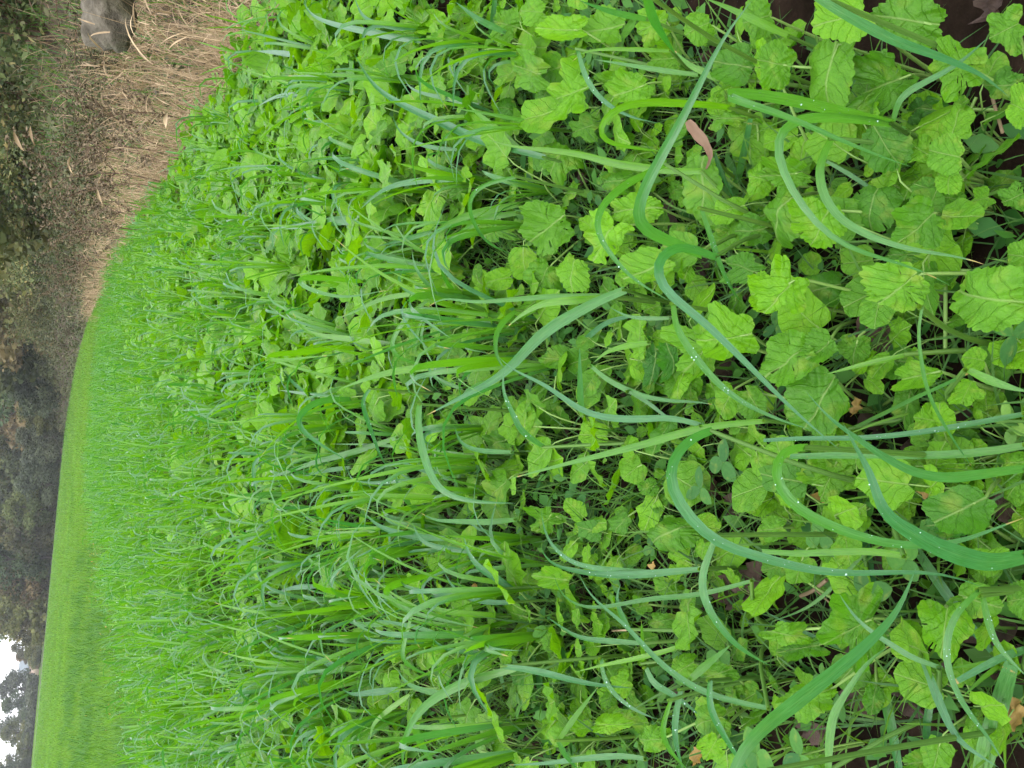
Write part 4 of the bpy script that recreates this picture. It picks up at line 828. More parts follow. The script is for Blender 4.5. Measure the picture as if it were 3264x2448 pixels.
# mustard leaves: crop, box x0 x1 y0 y1, direction of the tip in the picture (degrees, 0 = picture right, 90 = down), tint, height
ML = []
def Lf(crop, x0, x1, y0, y1, ang, tint, z=.11, holes=0): ML.append((crop, x0, x1, y0, y1, ang, tint, z, holes))
for a in [
 ('C6',180,600,225,725,100,.45,.13), ('C6',300,690,-60,285,150,.85,.16), ('C6',680,1165,-40,305,200,.5,.12), ('C6',-60,175,245,580,190,.85,.15), ('C6',560,1015,330,745,170,.35,.09,.03),
 ('C6',1065,1425,245,615,190,.75,.12,.03), ('C6',1425,1680,50,325,160,.6,.12), ('C6',860,1110,605,805,180,.25,.06,.02), ('C6',1380,1625,450,660,170,.5,.09), ('C6',1550,1720,560,840,200,.9,.14),
 ('C6',580,950,790,1110,60,.5,.11), ('C6',885,1085,885,1060,200,.7,.09), ('C6',1030,1290,870,1130,200,.85,.13), ('C6',1085,1255,1090,1265,100,.9,.12), ('C6',940,1135,1145,1295,200,.55,.09), ('C6',1080,1295,1225,1345,20,.55,.08),
 ('C6',-30,295,1035,1225,180,.5,.10), ('C6',-60,185,1190,1585,120,.6,.12), ('C6',175,525,1285,1615,120,.75,.13), ('C6',480,855,1165,1495,110,.55,.10), ('C6',835,1165,1300,1605,140,.65,.11), ('C6',1315,1465,1220,1360,160,.8,.08), ('C6',1545,1760,1545,1780,200,.8,.10), ('C6',1500,1700,1205,1355,160,.4,.07), ('C6',740,1010,1590,1710,190,.55,.08),
 ('C7',-60,280,55,385,120,.85,.14), ('C7',655,1065,40,365,140,.95,.13,.03), ('C7',1150,1700,60,495,190,.9,.14), ('C7',200,515,95,325,150,.3,.07), ('C7',1035,1230,30,200,160,.25,.06), ('C7',-40,335,480,850,140,.7,.12), ('C7',245,475,485,705,130,.3,.11), ('C7',465,665,495,705,110,.4,.07), ('C7',135,555,715,1165,120,.5,.10), ('C7',825,1145,685,865,160,.65,.09), ('C7',1260,1430,592,740,180,.85,.09), ('C7',1185,1395,785,965,120,.95,.10), ('C7',1055,1285,835,1035,130,.45,.06), ('C7',815,995,815,1105,110,.25,.05), ('C7',935,1145,975,1145,200,.85,.08), ('C7',975,1320,1085,1295,30,.6,.06), ('C7',1025,1490,1480,1800,140,.15,.12), ('C7',245,565,1295,1565,100,.55,.07), ('C7',755,1035,1315,1545,120,.6,.08), ('C7',1485,1700,1265,1410,180,.65,.08), ('C7',1485,1700,1380,1625,140,.8,.07),
 ('C8',400,775,495,975,150,.35,.12), ('C8',980,1315,545,935,110,.6,.12), ('C8',1175,1515,440,705,30,.6,.09), ('C8',55,455,1085,1345,150,.7,.12), ('C8',-20,265,715,875,20,.85,.11), ('C8',55,385,795,965,150,.45,.09), ('C8',1285,1585,225,405,20,.85,.08), ('C8',1025,1445,-20,155,160,.25,.06), ('C8',-60,135,30,190,160,.7,.08), ('C8',615,755,1115,1315,110,.4,.06), ('C8',895,1165,975,1135,40,.4,.07), ('C8',830,990,760,900,40,.4,.05), ('C8',1540,1720,440,690,170,.75,.10), ('C8',1250,1420,1270,1480,130,.4,.05),('C8',880,1130,1540,1700,170,.4,.05), ('C8',210,400,1520,1700,120,.6,.08), ('C8',-40,120,280,440,160,.6,.08),
 ('C5',185,525,85,305,190,.8,.16), ('C5',45,225,-20,170,180,.5,.12), ('C5',0,235,335,585,200,.45,.13), ('C5',160,375,335,565,150,.5,.10), ('C5',265,535,425,775,160,.85,.15), ('C5',425,755,75,305,160,.6,.11), ('C5',785,1005,45,295,150,.65,.11), ('C5',1095,1295,70,295,150,.65,.13), ('C5',540,745,445,605,170,.6,.11), ('C5',645,925,475,685,150,.6,.12), ('C5',1095,1375,975,1455,100,.5,.10), ('C5',1245,1555,690,835,180,.5,.10), ('C5',1295,1595,275,565,200,.4,.10), ('C5',1485,1700,-20,265,160,.6,.13), ('C5',1555,1720,285,605,180,.95,.15), ('C5',1515,1700,1045,1265,200,.6,.10), ('C5',75,415,1295,1645,150,.4,.11,.02), ('C5',455,770,1375,1700,130,.85,.14), ('C5',640,985,1255,1455,170,.6,.10), ('C5',555,785,1095,1250,180,.5,.10), ('C5',165,445,885,1145,140,.7,.11), ('C5',1275,1415,1395,1525,200,.55,.08), ('C5',1435,1680,1385,1605,180,.5,.09), ('C5',365,565,755,905,160,.5,.09), ('C5',135,285,540,695,120,.4,.08), ('C5',-120,60,60,260,180,.6,.12), ('C5',900,1110,300,460,170,.5,.08), ('C5',990,1110,1170,1300,150,.4,.06), ('C5',800,960,560,700,170,.6,.08),
 ('N1',95,315,15,245,130,.5,.11), ('N1',305,465,-20,235,100,.6,.12), ('N1',715,1075,-40,205,150,.85,.13), ('N1',1085,1185,20,180,120,.75,.10), ('N1',1395,1625,-20,175,200,.35,.11), ('N1',1555,1700,105,385,170,.95,.13), ('N1',1215,1605,370,695,160,.8,.13), ('N1',1105,1385,415,785,120,.75,.12), ('N1',845,1005,565,840,110,.15,.10), ('N1',980,1105,555,790,60,.15,.10), ('N1',1075,1245,745,925,100,.6,.09), ('N1',1305,1485,815,1055,130,.6,.10), ('N1',1470,1670,825,1070,60,.55,.10), ('N1',25,290,865,1105,140,.5,.08,.06), ('N1',195,425,595,745,180,.5,.08), ('N1',700,880,1290,1480,140,.7,.07), ('N1',820,960,1440,1560,160,.4,.07),
 ('N2',175,435,365,505,190,.75,.10), ('N2',825,1205,15,245,150,.55,.10), ('N2',1170,1305,170,305,100,.7,.08), ('N2',995,1205,925,1115,150,.55,.10), ('N2',795,995,1385,1565,170,.7,.11), ('N2',1215,1465,975,1115,160,.6,.11), ('N2',1175,1405,1245,1445,150,.6,.10), ('N2',1205,1395,1435,1605,120,.7,.11), ('N2',505,745,1325,1435,10,.98,.10), ('N2',375,545,1345,1455,160,.6,.09), ('N2',185,305,735,875,160,.3,.07), ('N2',785,905,560,660,150,.6,.06), ('N2',855,1045,645,775,160,.65,.07), ('N2',900,1090,420,560,150,.5,.06), ('N2',620,790,0,150,140,.5,.08), ('N2',130,320,-40,140,140,.55,.09), ('N2',640,790,1040,1200,150,.7,.07),
 ('C4',115,285,-20,135,180,.75,.14), ('C4',15,195,345,535,160,.55,.14), ('C4',365,465,130,215,170,.75,.12), ('C4',520,690,130,260,170,.55,.11), ('C4',355,695,365,640,150,.7,.13), ('C4',965,1245,55,235,170,.65,.13), ('C4',1115,1405,175,310,150,.6,.12), ('C4',485,755,775,1005,160,.5,.13), ('C4',665,835,960,1115,60,1.0,.15), ('C4',725,895,1005,1215,140,.3,.12), ('C4',535,705,1015,1260,170,.2,.13), ('C4',725,935,1195,1455,110,.35,.13), ('C4',525,705,1200,1310,180,.75,.12), ('C4',1035,1205,1205,1460,120,.95,.14), ('C4',1245,1395,1160,1325,150,.35,.12), ('C4',445,645,1425,1575,160,.6,.12), ('C4',1555,1690,625,775,190,.2,.10), ('C4',1350,1480,560,650,170,.5,.09), ('C4',720,900,160,330,170,.55,.11), ('C4',1240,1420,20,150,170,.4,.12), ('C4',880,1080,1080,1200,180,.5,.09), ('C4',250,420,1220,1330,170,.3,.11), ('C4',1090,1180,600,780,120,.6,.10), ('C4',1200,1300,780,960,130,.5,.10), ('C4',1260,1400,1320,1480,150,.4,.09), ('C4',1450,1640,1420,1560,150,.7,.10), ('C4',780,900,1480,1620,150,.5,.10),
 ('N3',205,375,-20,135,150,.55,.12), ('N3',1055,1355,-20,205,170,.8,.12), ('N3',825,985,100,260,160,.75,.11), ('N3',725,865,405,535,120,.7,.11), ('N3',575,695,380,475,170,.55,.11), ('N3',825,965,620,750,150,.6,.09), ('N3',1005,1215,545,645,10,.8,.11), ('N3',1225,1325,360,560,120,.3,.10), ('N3',1475,1680,75,225,170,.85,.12), ('N3',1475,1680,1145,1265,160,.2,.09), ('N3',520,620,1010,1160,120,.1,.10), ('N3',940,1090,400,520,150,.6,.10), ('N3',330,420,400,500,150,.6,.10), ('N3',1230,1360,560,690,150,.4,.09), ('N3',760,920,800,920,160,.4,.08), ('N3',400,540,1040,1150,150,.5,.08), ('N3',1090,1250,1190,1290,150,.65,.08),
 ('N4',230,400,1255,1390,160,.6,.10), ('N4',150,300,1380,1490,160,.7,.10), ('N4',820,970,850,980,60,1.0,.12), ('N4',1090,1240,860,990,150,.9,.11), ('N4',740,870,980,1110,150,.5,.09), ('N4',920,1060,1190,1310,160,.8,.09), ('N4',1290,1480,1310,1430,160,.55,.09), ('N4',1150,1290,1340,1460,160,.55,.09), ('N4',1230,1340,1240,1360,150,.5,.08), ('N4',640,800,760,920,160,.5,.09), ('N4',820,900,740,840,160,.6,.10), ('N4',1270,1390,560,680,150,.5,.08)]: Lf(*a)
def hero_leaf(i, e):
    crop, x0, x1, y0, y1, ang, tint, z, holes = e; r = np.random.default_rng(500+i)
    a = math.radians(ang+r.uniform(-12, 12)); ux, uy = math.cos(a), math.sin(a)
    cx, cy = (x0+x1)/2, (y0+y1)/2; hx_, hy_ = (x1-x0)/2*1.0, (y1-y0)/2*1.0
    C = at_height(*px(crop, cx, cy), z); view = EYE-C; view /= np.linalg.norm(view)
    nrm = np.array([0, 0, 1.0])*.75 + view*.75 + r.normal(0, .27, 3); nrm /= np.linalg.norm(nrm)
    m = 96
    if crop in ('C6', 'C7', 'C8'): tint = tint*.78
    V, F_, uv = leaf(m, 4, r, r.choice([r.uniform(.05, .14), r.uniform(.2, .38)]), r.uniform(.025, .06), nt_=int(r.integers(20, 32)), aspect=1.0, crinkle=r.uniform(.015, .05), cup=r.uniform(-.5, .35), notch=r.uniform(.1, .4), holes=holes or (.012 if r.random() < .3 else 0))
    V[:, 2] += r.normal(0, .22)*V[:, 0]*np.abs(V[:, 0])*4*.5 + r.uniform(-.5, .1)*np.clip(V[:, 1]-.55, 0, 1)**2 + r.normal(0, .12)*V[:, 0]*(V[:, 1]-.3)*2
    # local (lateral, along) -> picture offsets -> points on the leaf's own tilted plane
    S, T_ = V[:, 0]*2, (V[:, 1]-.5)*2
    ox = (T_*ux - S*uy)*hx_; oy = (T_*uy + S*ux)*hy_
    P = []
    size = 0
    for k in range(len(V)):
        d = ray(*px(crop, cx+ox[k], cy+oy[k])); P.append(EYE + d*(np.dot(C-EYE, nrm)/np.dot(d, nrm)))
    P = np.array(P); size = np.linalg.norm(P-P[0], axis=1).max()*2
    P += nrm*(V[:, 2]*size)[:, None]
    asp = hx_/hy_ if abs(ux) < .7 else hy_/hx_
    base = P[1+3*m+m//2]*.9+P[0]*.1
    return P, F_, np.stack([V[:, 0]*max(.6, min(1.3, asp)), V[:, 1]], 1), tint, base, nrm, C, size, P[0]
leaves_ = [hero_leaf(i, e) for i, e in enumerate(ML)]
left_ = list(range(len(leaves_))); clusters = []
while left_:
    i = left_.pop(0); cl = [i]
    for j in list(left_):
        if len(cl) < 5 and np.linalg.norm(leaves_[i][6][:2]-leaves_[j][6][:2]) < .11*max(1, leaves_[i][6][1]/1.2): cl.append(j); left_.remove(j)
    clusters.append(cl)
def place_words(c):
    p = np.array(c)-EYE; dep = p@_f; u = (p@_X)/dep*F+W/2; v = H/2-(p@_Y)/dep*F
    a = 'close foreground' if u > 2700 else 'foreground' if u > 2150 else 'middle ground' if u > 1500 else 'field beyond the foreground'
    return a, u, v
must_pts = []
CWORD = lambda t: 'yellow-green' if t > .75 else 'bright green' if t > .55 else 'mid-green' if t > .3 else 'bluish dark green'
SPEC = {0: 'mustard plant with big round leaf right under the broad blue blade in the corner', 27: 'mustard plant with the largest bright toothed leaf reaching in from the corner edge', 26: 'mustard plant with a pale yellow leaf pierced by an insect hole', 33: 'mustard plant with a big smooth leaf behind the widest oat blade', 41: 'mustard plant with a large bluish toothed leaf below the widest oat blade', 46: 'mustard plant with a toothed heart-like leaf in the outer foreground', 66: 'mustard plant with a shiny curled leaf near the outer edge', 70: 'mustard plant with a strongly veined bright leaf beside dewy blades', 103: 'mustard plant with bright overlapping leaves beside the twisted oat blades'}
for cl in clusters:
    cen = np.mean([leaves_[j][4] for j in cl], 0); loc = np.array([cen[0], cen[1]+.012, 0])
    where, u, v = place_words(cen)
    lab = None
    for j in cl:
        if j in SPEC: lab = SPEC[j]
    if lab is None:
        ts = np.mean([leaves_[j][3] for j in cl]); nl = ['one', 'two', 'three', 'four', 'five'][len(cl)-1]
        near = min(((abs(u-uu_)+abs(v-vv_)), k_) for k_, (uu_, vv_) in {k: (np.mean([q[0] for q in HP[k][0][0]]), np.mean([q[1] for q in HP[k][0][0]])) for k in HLAB}.items())[1] if u > 1600 else None
        lab = f'mustard plant with {nl} large {CWORD(ts)} toothed {"leaf" if nl == "one" else "leaves"} in the {where}'
        if near: lab = f'mustard plant with {nl} large {CWORD(ts)} {"leaf" if nl == "one" else "leaves"} by the ' + HLAB[near].split(' with ')[-1].split(' whose ')[-1][:200]
        lab = first_free(' '.join(lab.split()[:16]), ' '.join(('another ' + lab).split()[:16]))
    T = thing('mustard_plant', lab, 'mustard plant', loc, 0, 1, 'mustard plants in the crop strip')
    for j in cl:
        P, F_, uv, tint, base, nrm, C, size, mid = leaves_[j]
        o = obj('leaf', mesh('leaf', P-loc, F_, M['mustard'], uv, tint), T)
        e = base-loc; v_, f_, uv_ = tube(catmull([np.array([0, 0, -.01]), e*np.array([.45, .45, .55])+np.array([0, 0, -.004]), e, (mid-loc)*.5+e*.5-nrm*.002], 9), np.linspace(.0026, .0012, 9), 6)
        MB().add(v_, f_, uv_, .5).build('leaf_stalk', M['petiole'], o)
    must_pts.append(loc[:2])

# ------------------------------------------------------------------ prototypes for the rest of the crop
def oat_proto_parts(seed, seg=10, across=3, k=6):
    r = np.random.default_rng(seed); hs_ = r.uniform(.07, .15); lean = r.normal(0, .05, 2)
    st_ = tube(catmull([(0, 0, -.02), (lean[0]*.04, lean[1]*.04, hs_*.5), (lean[0]*.1, lean[1]*.1, hs_)], 5), np.linspace(.0026, .0018, 5), k)
    bl = []
    for i in range(int(r.integers(4, 7))):
        q = r.uniform(.25, 1.0); base = (lean[0]*.1*q, lean[1]*.1*q, hs_*q)
        az = r.normal(math.pi, 1.0) if r.random() < .7 else r.uniform(0, 6.28)
        droop = r.random() < .72; t0 = r.uniform(.65, 1) if r.random() < .9 else r.uniform(.1, .4)
        if droop: bl.append(blades([base], az, r.uniform(.03, .32), r.uniform(1.5, 2.5), r.uniform(.20, .36), r.uniform(.0075, .0135), seg, t0, r.normal(0, .7), across, .2, 1.5, None, r.uniform(.35, .62), -r.uniform(.3, .9)))  # drooping end tinted bluer: sky sheen painted in with the upper-face colour
        else: bl.append(blades([base], az, r.uniform(.03, .38), r.uniform(.15, .9), r.uniform(.16, .32), r.uniform(.0065, .0125), seg, t0, r.normal(0, .8), across, .2, 1.5))
    return st_, bl
def mustard_proto_parts(seed, m=22, rings=2, k=5):
    r = np.random.default_rng(seed); out = []
    nl = int(r.integers(5, 8)); a0 = r.uniform(0, 6.28)
    for i in range(nl):
        az = a0 + i*2.4 + r.normal(0, .25); out_ = r.uniform(.03, .075); hgt = r.uniform(.05, .155); L = r.uniform(.06, .10)*(1 if i < nl-2 else .6)
        V, F_, uv = leaf(m, rings, r, r.uniform(.05, .16), r.uniform(.03, .065), aspect=r.uniform(.65, .95), crinkle=r.uniform(.02, .045), cup=r.uniform(-.3, .1), nt_=max(5, m//3))
        el = r.uniform(-.35, .65); c, s = math.cos(el), math.sin(el); x, y, z = V[:, 0]*L, V[:, 1]*L, V[:, 2]*L
        roll = r.normal(0, .35); x, z = x*math.cos(roll)-z*math.sin(roll), x*math.sin(roll)+z*math.cos(roll)
        y, z = y*c-z*s, y*s+z*c
        ca, sa = math.cos(az), math.sin(az); X = np.stack([(y+out_)*ca - x*sa, (y+out_)*sa + x*ca, z+hgt], 1)
        e = np.array([ca*(out_+L*.02), sa*(out_+L*.02), hgt]); st_ = tube(catmull([(0, 0, -.01), e*np.array([.4, .4, .6]), e, e+np.array([ca*c, sa*c, s])*L*.25-np.array([0, 0, .001])], 7 if k > 4 else 3), np.linspace(.0024, .0012, 7 if k > 4 else 3), k)
        out.append((X, F_, uv, float(np.clip(r.normal(.68, .24), 0, 1)), st_))
    return out
def make_oat(seed):
    T = thing('oat_plant', '', 'oat plant'); st_, bl = oat_proto_parts(seed)
    MB().add(*st_, .5).build('stem', M['oat_stem'], T)
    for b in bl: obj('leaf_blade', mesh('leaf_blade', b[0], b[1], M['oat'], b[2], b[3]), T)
    return T
def make_mustard(seed):
    T = thing('mustard_plant', '', 'mustard plant')
    for X, F_, uv, t, st_ in mustard_proto_parts(seed):
        o = obj('leaf', mesh('leaf', X, F_, M['mustard'], uv, t), T); MB().add(*st_, .5).build('leaf_stalk', M['petiole'], o)
    return T
def cot(P, a, b): return P
# where crop plants stand
def in_strip(X, Y): return (X < edge_x(Y)-.10) & (X > -2.35-.02*Y+.15*np.sin(Y*1.7))
def in_view(X, Y, pad=.12): return np.abs(X) < Y*.50+pad+.12
def sample(n, y0, y1, dens, seed):
    r = np.random.default_rng(seed); out = []
    Y = np.sqrt(r.uniform(y0**2, y1**2, n)); X = r.uniform(-.53, .53, n)*Y + r.normal(0, .03, n)
    k = in_strip(X, Y) & (r.random(n) < dens(X, Y)); return np.stack([X[k], Y[k]], 1)
oat_d = lambda X, Y: np.clip(.48-.30*X/np.maximum(.7, .2*Y+.35), .18, .74)
mus_d = lambda X, Y: np.clip(.62+.6*X/np.maximum(.5, .2*Y+.3), .36, 1.0)*np.where(Y > 9, .75, 1)
area = lambda y0, y1: .53*(y1*y1-y0*y0)
oatP = np.concatenate([sample(int(115*area(1.25, 5)), 1.25, 5, oat_d, 61), sample(int(75*area(5, 20)), 5, 20, oat_d, 63)])
musP = np.concatenate([sample(int(105*area(1.2, 5)), 1.2, 5, mus_d, 62), sample(int(60*area(5, 16)), 5, 16, mus_d, 64)])
oatP = oatP[np.argsort(oatP[:, 1])]; musP = musP[np.argsort(musP[:, 1])]
N_O, N_M = 300-len(HP), 300-len(clusters)
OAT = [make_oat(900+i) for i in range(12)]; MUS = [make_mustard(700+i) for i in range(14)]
nearM = []                                  # low plants under the traced leaves close to the camera
r = np.random.default_rng(77)
for _ in range(115):
    Y = math.sqrt(r.uniform(.4**2, 1.2**2)); X = r.uniform(-.48, .48)*(Y+.05); nearM.append((X, Y))
used = 0
for i, (X, Y) in enumerate(np.concatenate([np.array(nearM), musP[:N_M-115]])):
    low = i < 115; s = r.uniform(.34, .72) if low else r.uniform(.62, 1.0) if Y < 1.9 else r.uniform(.8, 1.25)
    nlv = NUM[len(MUS[i % 14].children)]; szw = 'tiny' if s < .45 else 'little' if s < .55 else 'low' if s < .63 else 'young' if s < .8 else 'small' if s < .95 else 'medium' if s < 1.1 else 'large'
    if low:
        nk = min((math.hypot(X-float(np.mean([at_height(*q, .12)[0] for q in HP[k][0][0]])), Y-float(np.mean([at_height(*q, .12)[1] for q in HP[k][0][0]]))), k) for k in HLAB)[1]
        lab = ' '.join(f'{szw} {nlv}-leaved mustard under the oat with {HLAB[nk].split(" with ")[-1].split(" whose ")[-1]}'.split()[:16])
    else: lab = first_free(f'{szw} mustard plant with {nlv} toothed leaves {zone(X, Y)}')
    P_ = MUS[i % 14]; loc = (X, Y, 0); rz = r.uniform(0, 6.28)
    if i < 14: P_.location = loc; P_.rotation_euler = (0, 0, rz); P_.scale = (s, s, s); P_['label'] = lab; P_['group'] = 'mustard plants in the crop strip'
    else: copy_tree(P_, loc, rz, s, lab, 'mustard plants in the crop strip')
for i, (X, Y) in enumerate(oatP[:N_O]):
    s = r.uniform(.8, 1.2); P_ = OAT[i % 12]; lab = first_free(f'{"short" if s < .93 else "tall" if s > 1.07 else "mid-height"} oat plant with {NUM[len(P_.children)-1]} green blades {zone(X, Y)}'); rz = r.normal(0, .8)
    if i < 12: P_.location = (X, Y, 0); P_.rotation_euler = (0, 0, rz); P_.scale = (s, s, s); P_['label'] = lab; P_['group'] = 'oat plants in the crop strip'
    else: copy_tree(P_, (X, Y, 0), rz, s, lab, 'oat plants in the crop strip')
# the rest as one mass each
def stuff_plants(pos, templ, mat, name, label, cat, seed, smin, smax, turn):
    r = np.random.default_rng(seed); mb = MB(); ids = r.integers(0, len(templ), len(pos))
    for k, (tv, tf, tu, tt) in enumerate(templ):
        p = pos[ids == k]; n_ = len(p)
        if n_: mb.add(*scatter(tv, tf, tu, tt, np.c_[p, np.zeros(n_)], turn(r, n_), r.uniform(smin, smax, n_), r.normal(0, .15, n_)))
    tag(mb.build(name, M[mat]), label, cat, kind='stuff')
def merge(parts):
    v = []; f = []; u = []; t = []; n_ = 0
    for a, b, c, d in parts: v.append(a); f.append(tri(b)+n_); u.append(c); t.append(np.full(len(a), d) if np.isscalar(d) else d); n_ += len(a)
    return np.concatenate(v), np.concatenate(f), np.concatenate(u), np.concatenate(t)
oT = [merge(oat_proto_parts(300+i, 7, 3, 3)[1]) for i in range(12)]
mT = [merge([(X, F_, uv, t) for X, F_, uv, t, st_ in mustard_proto_parts(400+i, 18, 2, 3)]) for i in range(12)]
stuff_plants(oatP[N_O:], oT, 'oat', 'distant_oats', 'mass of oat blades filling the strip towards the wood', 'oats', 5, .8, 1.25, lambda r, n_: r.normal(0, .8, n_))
stuff_plants(musP[N_M-115:], mT, 'mustard', 'distant_mustard', 'mass of mustard leaves filling the strip along the bank', 'mustard', 6, .8, 1.3, lambda r, n_: r.uniform(0, 6.28, n_))

# ------------------------------------------------------------------ meadow grass beyond the strip
r = np.random.default_rng(88); mb = MB()
def meadow(n, y0, y1, L, w, keep, K=2, tl=(.35, 1.0), pw=2.0):
    Y = (y0**pw+(y1**pw-y0**pw)*r.random(n))**(1/pw); X = r.uniform(-.52, .30, n)*Y; k = keep(X, Y) & (X < edge_x(Y)-.1); X, Y = X[k], Y[k]; m_ = len(X)
    pat = vnoise(X*.9, Y*.5, 5)+.5*vnoise(X*2.3, Y*1.4, 8)+.5*vnoise(X*.25, Y*.12, 4)
    return blades(np.stack([X, Y, np.zeros(m_)], 1), r.uniform(0, 6.28, m_), r.uniform(0, .6, m_), r.uniform(.1, 1.2, m_), r.uniform(*L, m_)*(1+.3*pat), r.uniform(*w, m_)*(.4+Y*.055), K, np.clip(r.uniform(*tl, m_)-.45*pat, 0, 1), r.normal(0, .6, m_))
off = lambda X, Y: ~in_strip(X, Y)
mb.add(*meadow(70000, 4.2, 16, (.05, .13), (.004, .008), off, 3, (.3, 1.0), 1.4)); mb.add(*meadow(60000, 45, 150, (.10, .22), (.004, .007), lambda X, Y: (Y < 138+.06*np.abs(X)) & (X > -.47*Y), 2, (.2, 1.0), 1.15)); mb.add(*meadow(60000, 14, 48, (.06, .14), (.004, .008), lambda X, Y: off(X, Y) | (Y > 19), 2, (.4, 1.0), 1.3))
# darker taller tussocks
tus = [(-3.2+r.normal(0, 1.5)-.26*(y-7), y) for y in np.r_[r.normal(9, 1.5, 40), r.normal(14, 2, 60), r.normal(20, 4, 70)]]
for (x_, y_) in tus:
    m_ = int(r.integers(15, 75)); a_ = r.uniform(0, 6.28, m_); mb.add(*blades(np.stack([x_+r.normal(0, .13, m_), y_+r.normal(0, .22, m_), np.zeros(m_)], 1), a_, r.uniform(.05, .7, m_), r.uniform(.3, 1.4, m_), r.uniform(.12, .26, m_), r.uniform(.006, .01, m_)*(.6+y_*.05), 3, r.uniform(.05, .6, m_)))
tag(mb.build('meadow_grass', M['meadow_grass']), 'short light green meadow grass beyond the oats', 'grass', kind='stuff')
# grass and weeds filling the crop strip between the plants
mb = MB(); n_ = 21000; Y = np.sqrt(r.uniform(.35**2, 5.2**2, n_)); X = r.uniform(-.52, .52, n_)*(Y+.05); k = in_strip(X, Y) & (r.random(n_) < np.clip(.5-.45*X/np.maximum(.4, .35*Y), .08, 1)); X, Y = X[k], Y[k]; m_ = len(X)
mb.add(*blades(np.stack([X, Y, np.zeros(m_)], 1), r.uniform(0, 6.28, m_), r.uniform(.1, 1.1, m_), r.uniform(.1, 1.4, m_), r.uniform(.05, .19, m_)*np.where(Y < 1.1, .7, 1), r.uniform(.0018, .0052, m_), 5, r.random(m_), r.normal(0, .8, m_)))
n_ = 6500; Y = np.sqrt(r.uniform(.35**2, 1.7**2, n_)); X = r.uniform(-.5, .5, n_)*(Y+.05)
mb.add(*blades(np.stack([X, Y, np.zeros(n_)], 1), r.uniform(0, 6.28, n_), r.uniform(.2, 1.2, n_), r.uniform(.1, 1.2, n_), r.uniform(.04, .15, n_), r.uniform(.0014, .0042, n_), 5, r.random(n_), r.normal(0, .8, n_)))
tag(mb.build('strip_grass', M['fine_grass']), 'thin green grass and weeds growing between the crop plants', 'grass', kind='stuff')

n_ = 23000; Y = np.sqrt(r.uniform(.38**2, 4.0**2, n_)); X = r.uniform(-.52, .52, n_)*(Y+.05); k = in_strip(X, Y) & (vnoise(X*9, Y*8, 3)+r.normal(0, .35, n_) > np.where(Y < 1.15, -.02, -.1)); X, Y = X[k], Y[k]; m_ = len(X)
V, Q = leafpts(m_, r, .026, np.stack([X, Y, r.uniform(.012, .085, m_)*np.where(Y < 1.1, .6, 1)], 1), 1.5)
tag(MB().add(V, Q, np.zeros((len(V), 2)), np.repeat(r.random(m_), 6)).build('ground_weeds', M['clover'], None, False), 'small low weed leaves covering the soil between the crop', 'weeds', kind='stuff')
# ------------------------------------------------------------------ clover, chickweed, litter
def leaflet(L, w, r, K=6):
    v, q, uv, t = blades([(0, 0, 0)], math.pi/2, r.uniform(1.2, 1.5), r.uniform(.1, .5), L, w, K, .5, 0, 3, .12, 1.2, lambda s: np.sin(np.pi*np.clip(s*.97+.02, 0, 1))**.62)
    return v, q, np.stack([uv[:, 0]-.5, uv[:, 1]], 1)
def make_clover(seed, big=1.0):
    r = np.random.default_rng(seed); T = thing('clover_plant', '', 'clover'); h_ = r.uniform(.05, .09); L = r.uniform(.016, .024)*big; wr = r.uniform(.5, .95)
    top = np.array([r.normal(0, .01), r.normal(0, .01), h_])
    MB().add(*tube(catmull([(0, 0, -.01), top*np.array([.2, .2, .5]), top], 6), .0008, 5), .5).build('stalk', M['petiole'], T)
    for i in range(3):
        v, q, uv = leaflet(L, L*wr, r); a = i*2.094+r.normal(0, .12); c, s = math.cos(a), math.sin(a)
        obj('leaflet', mesh('leaflet', np.stack([v[:, 0]*c-v[:, 1]*s, v[:, 0]*s+v[:, 1]*c, v[:, 2]], 1)+top, q, M['clover'], uv, r.random()), T)
    return T
CLO = [make_clover(i, 1+.15*(i % 3)) for i in range(8)]
hero_clover = [('C6', 1385, 1460, 1.25, 'flat three-leaved clover beside the corner soil'), ('N1', 1270, 1530, 1.5, 'three-leaved clover with long leaflets below the straight bright blade'), ('C5', 850, 810, 1.5, 'clover with narrow pale leaflets beside the dry pink leaf'), ('C8', 260, 150, 1.3, 'round-leafed clover under the hooked dewy blade'), ('C8', 400, 220, 1.2, 'second clover just below the round-leafed one'), ('C8', 800, 460, 1.3, 'bluish clover beside the pale flat blades'), ('C8', 500, 1500, 2.0, 'large smooth-leaved clover in the outer foreground corner'), ('C8', 120, 1520, 1.6, 'clover with narrow pointed leaflets over the brown dead leaf'), ('N2', 230, 1220, 1.8, 'pale large clover left of the middle among oat blades'), ('C7', 1640, 640, 1.4, 'clover at the picture edge below the largest bright mustard leaf'), ('C7', 360, 360, 1.3, 'clover with two upright leaflets in the shaded gap'), ('N2', 880, 220, 1.3, 'clover beside the dewy horizontal blades'), ('N2', 1440, 950, 1.4, 'clover under the long drooping dewy blade'), ('N1', 1480, 1400, 1.4, 'dark clover between the hooked blades in shade'), ('N4', 830, 200, 2.2, 'large two-lobed clover among the oat blades far left'), ('N1', 990, 370, 1.2, 'small clover leaf beside the pale crossing blades')]
def clover_label(X, Y):
    if Y > 1.3: return first_free(f'small clover low between crop plants {zone(X, Y)}', f'round-leafed clover in a gap {zone(X, Y)}')
    nk = min((math.hypot(X-float(np.mean([at_height(*q, .12)[0] for q in HP[k][0][0]])), Y-float(np.mean([at_height(*q, .12)[1] for q in HP[k][0][0]]))), k) for k in HLAB)[1]
    t_ = HLAB[nk].split(" with ")[-1].split(" whose ")[-1]
    return first_free(' '.join(f'small clover under the oat with {t_}'.split()[:16]), ' '.join(f'lesser clover below the oat with {t_}'.split()[:16]))
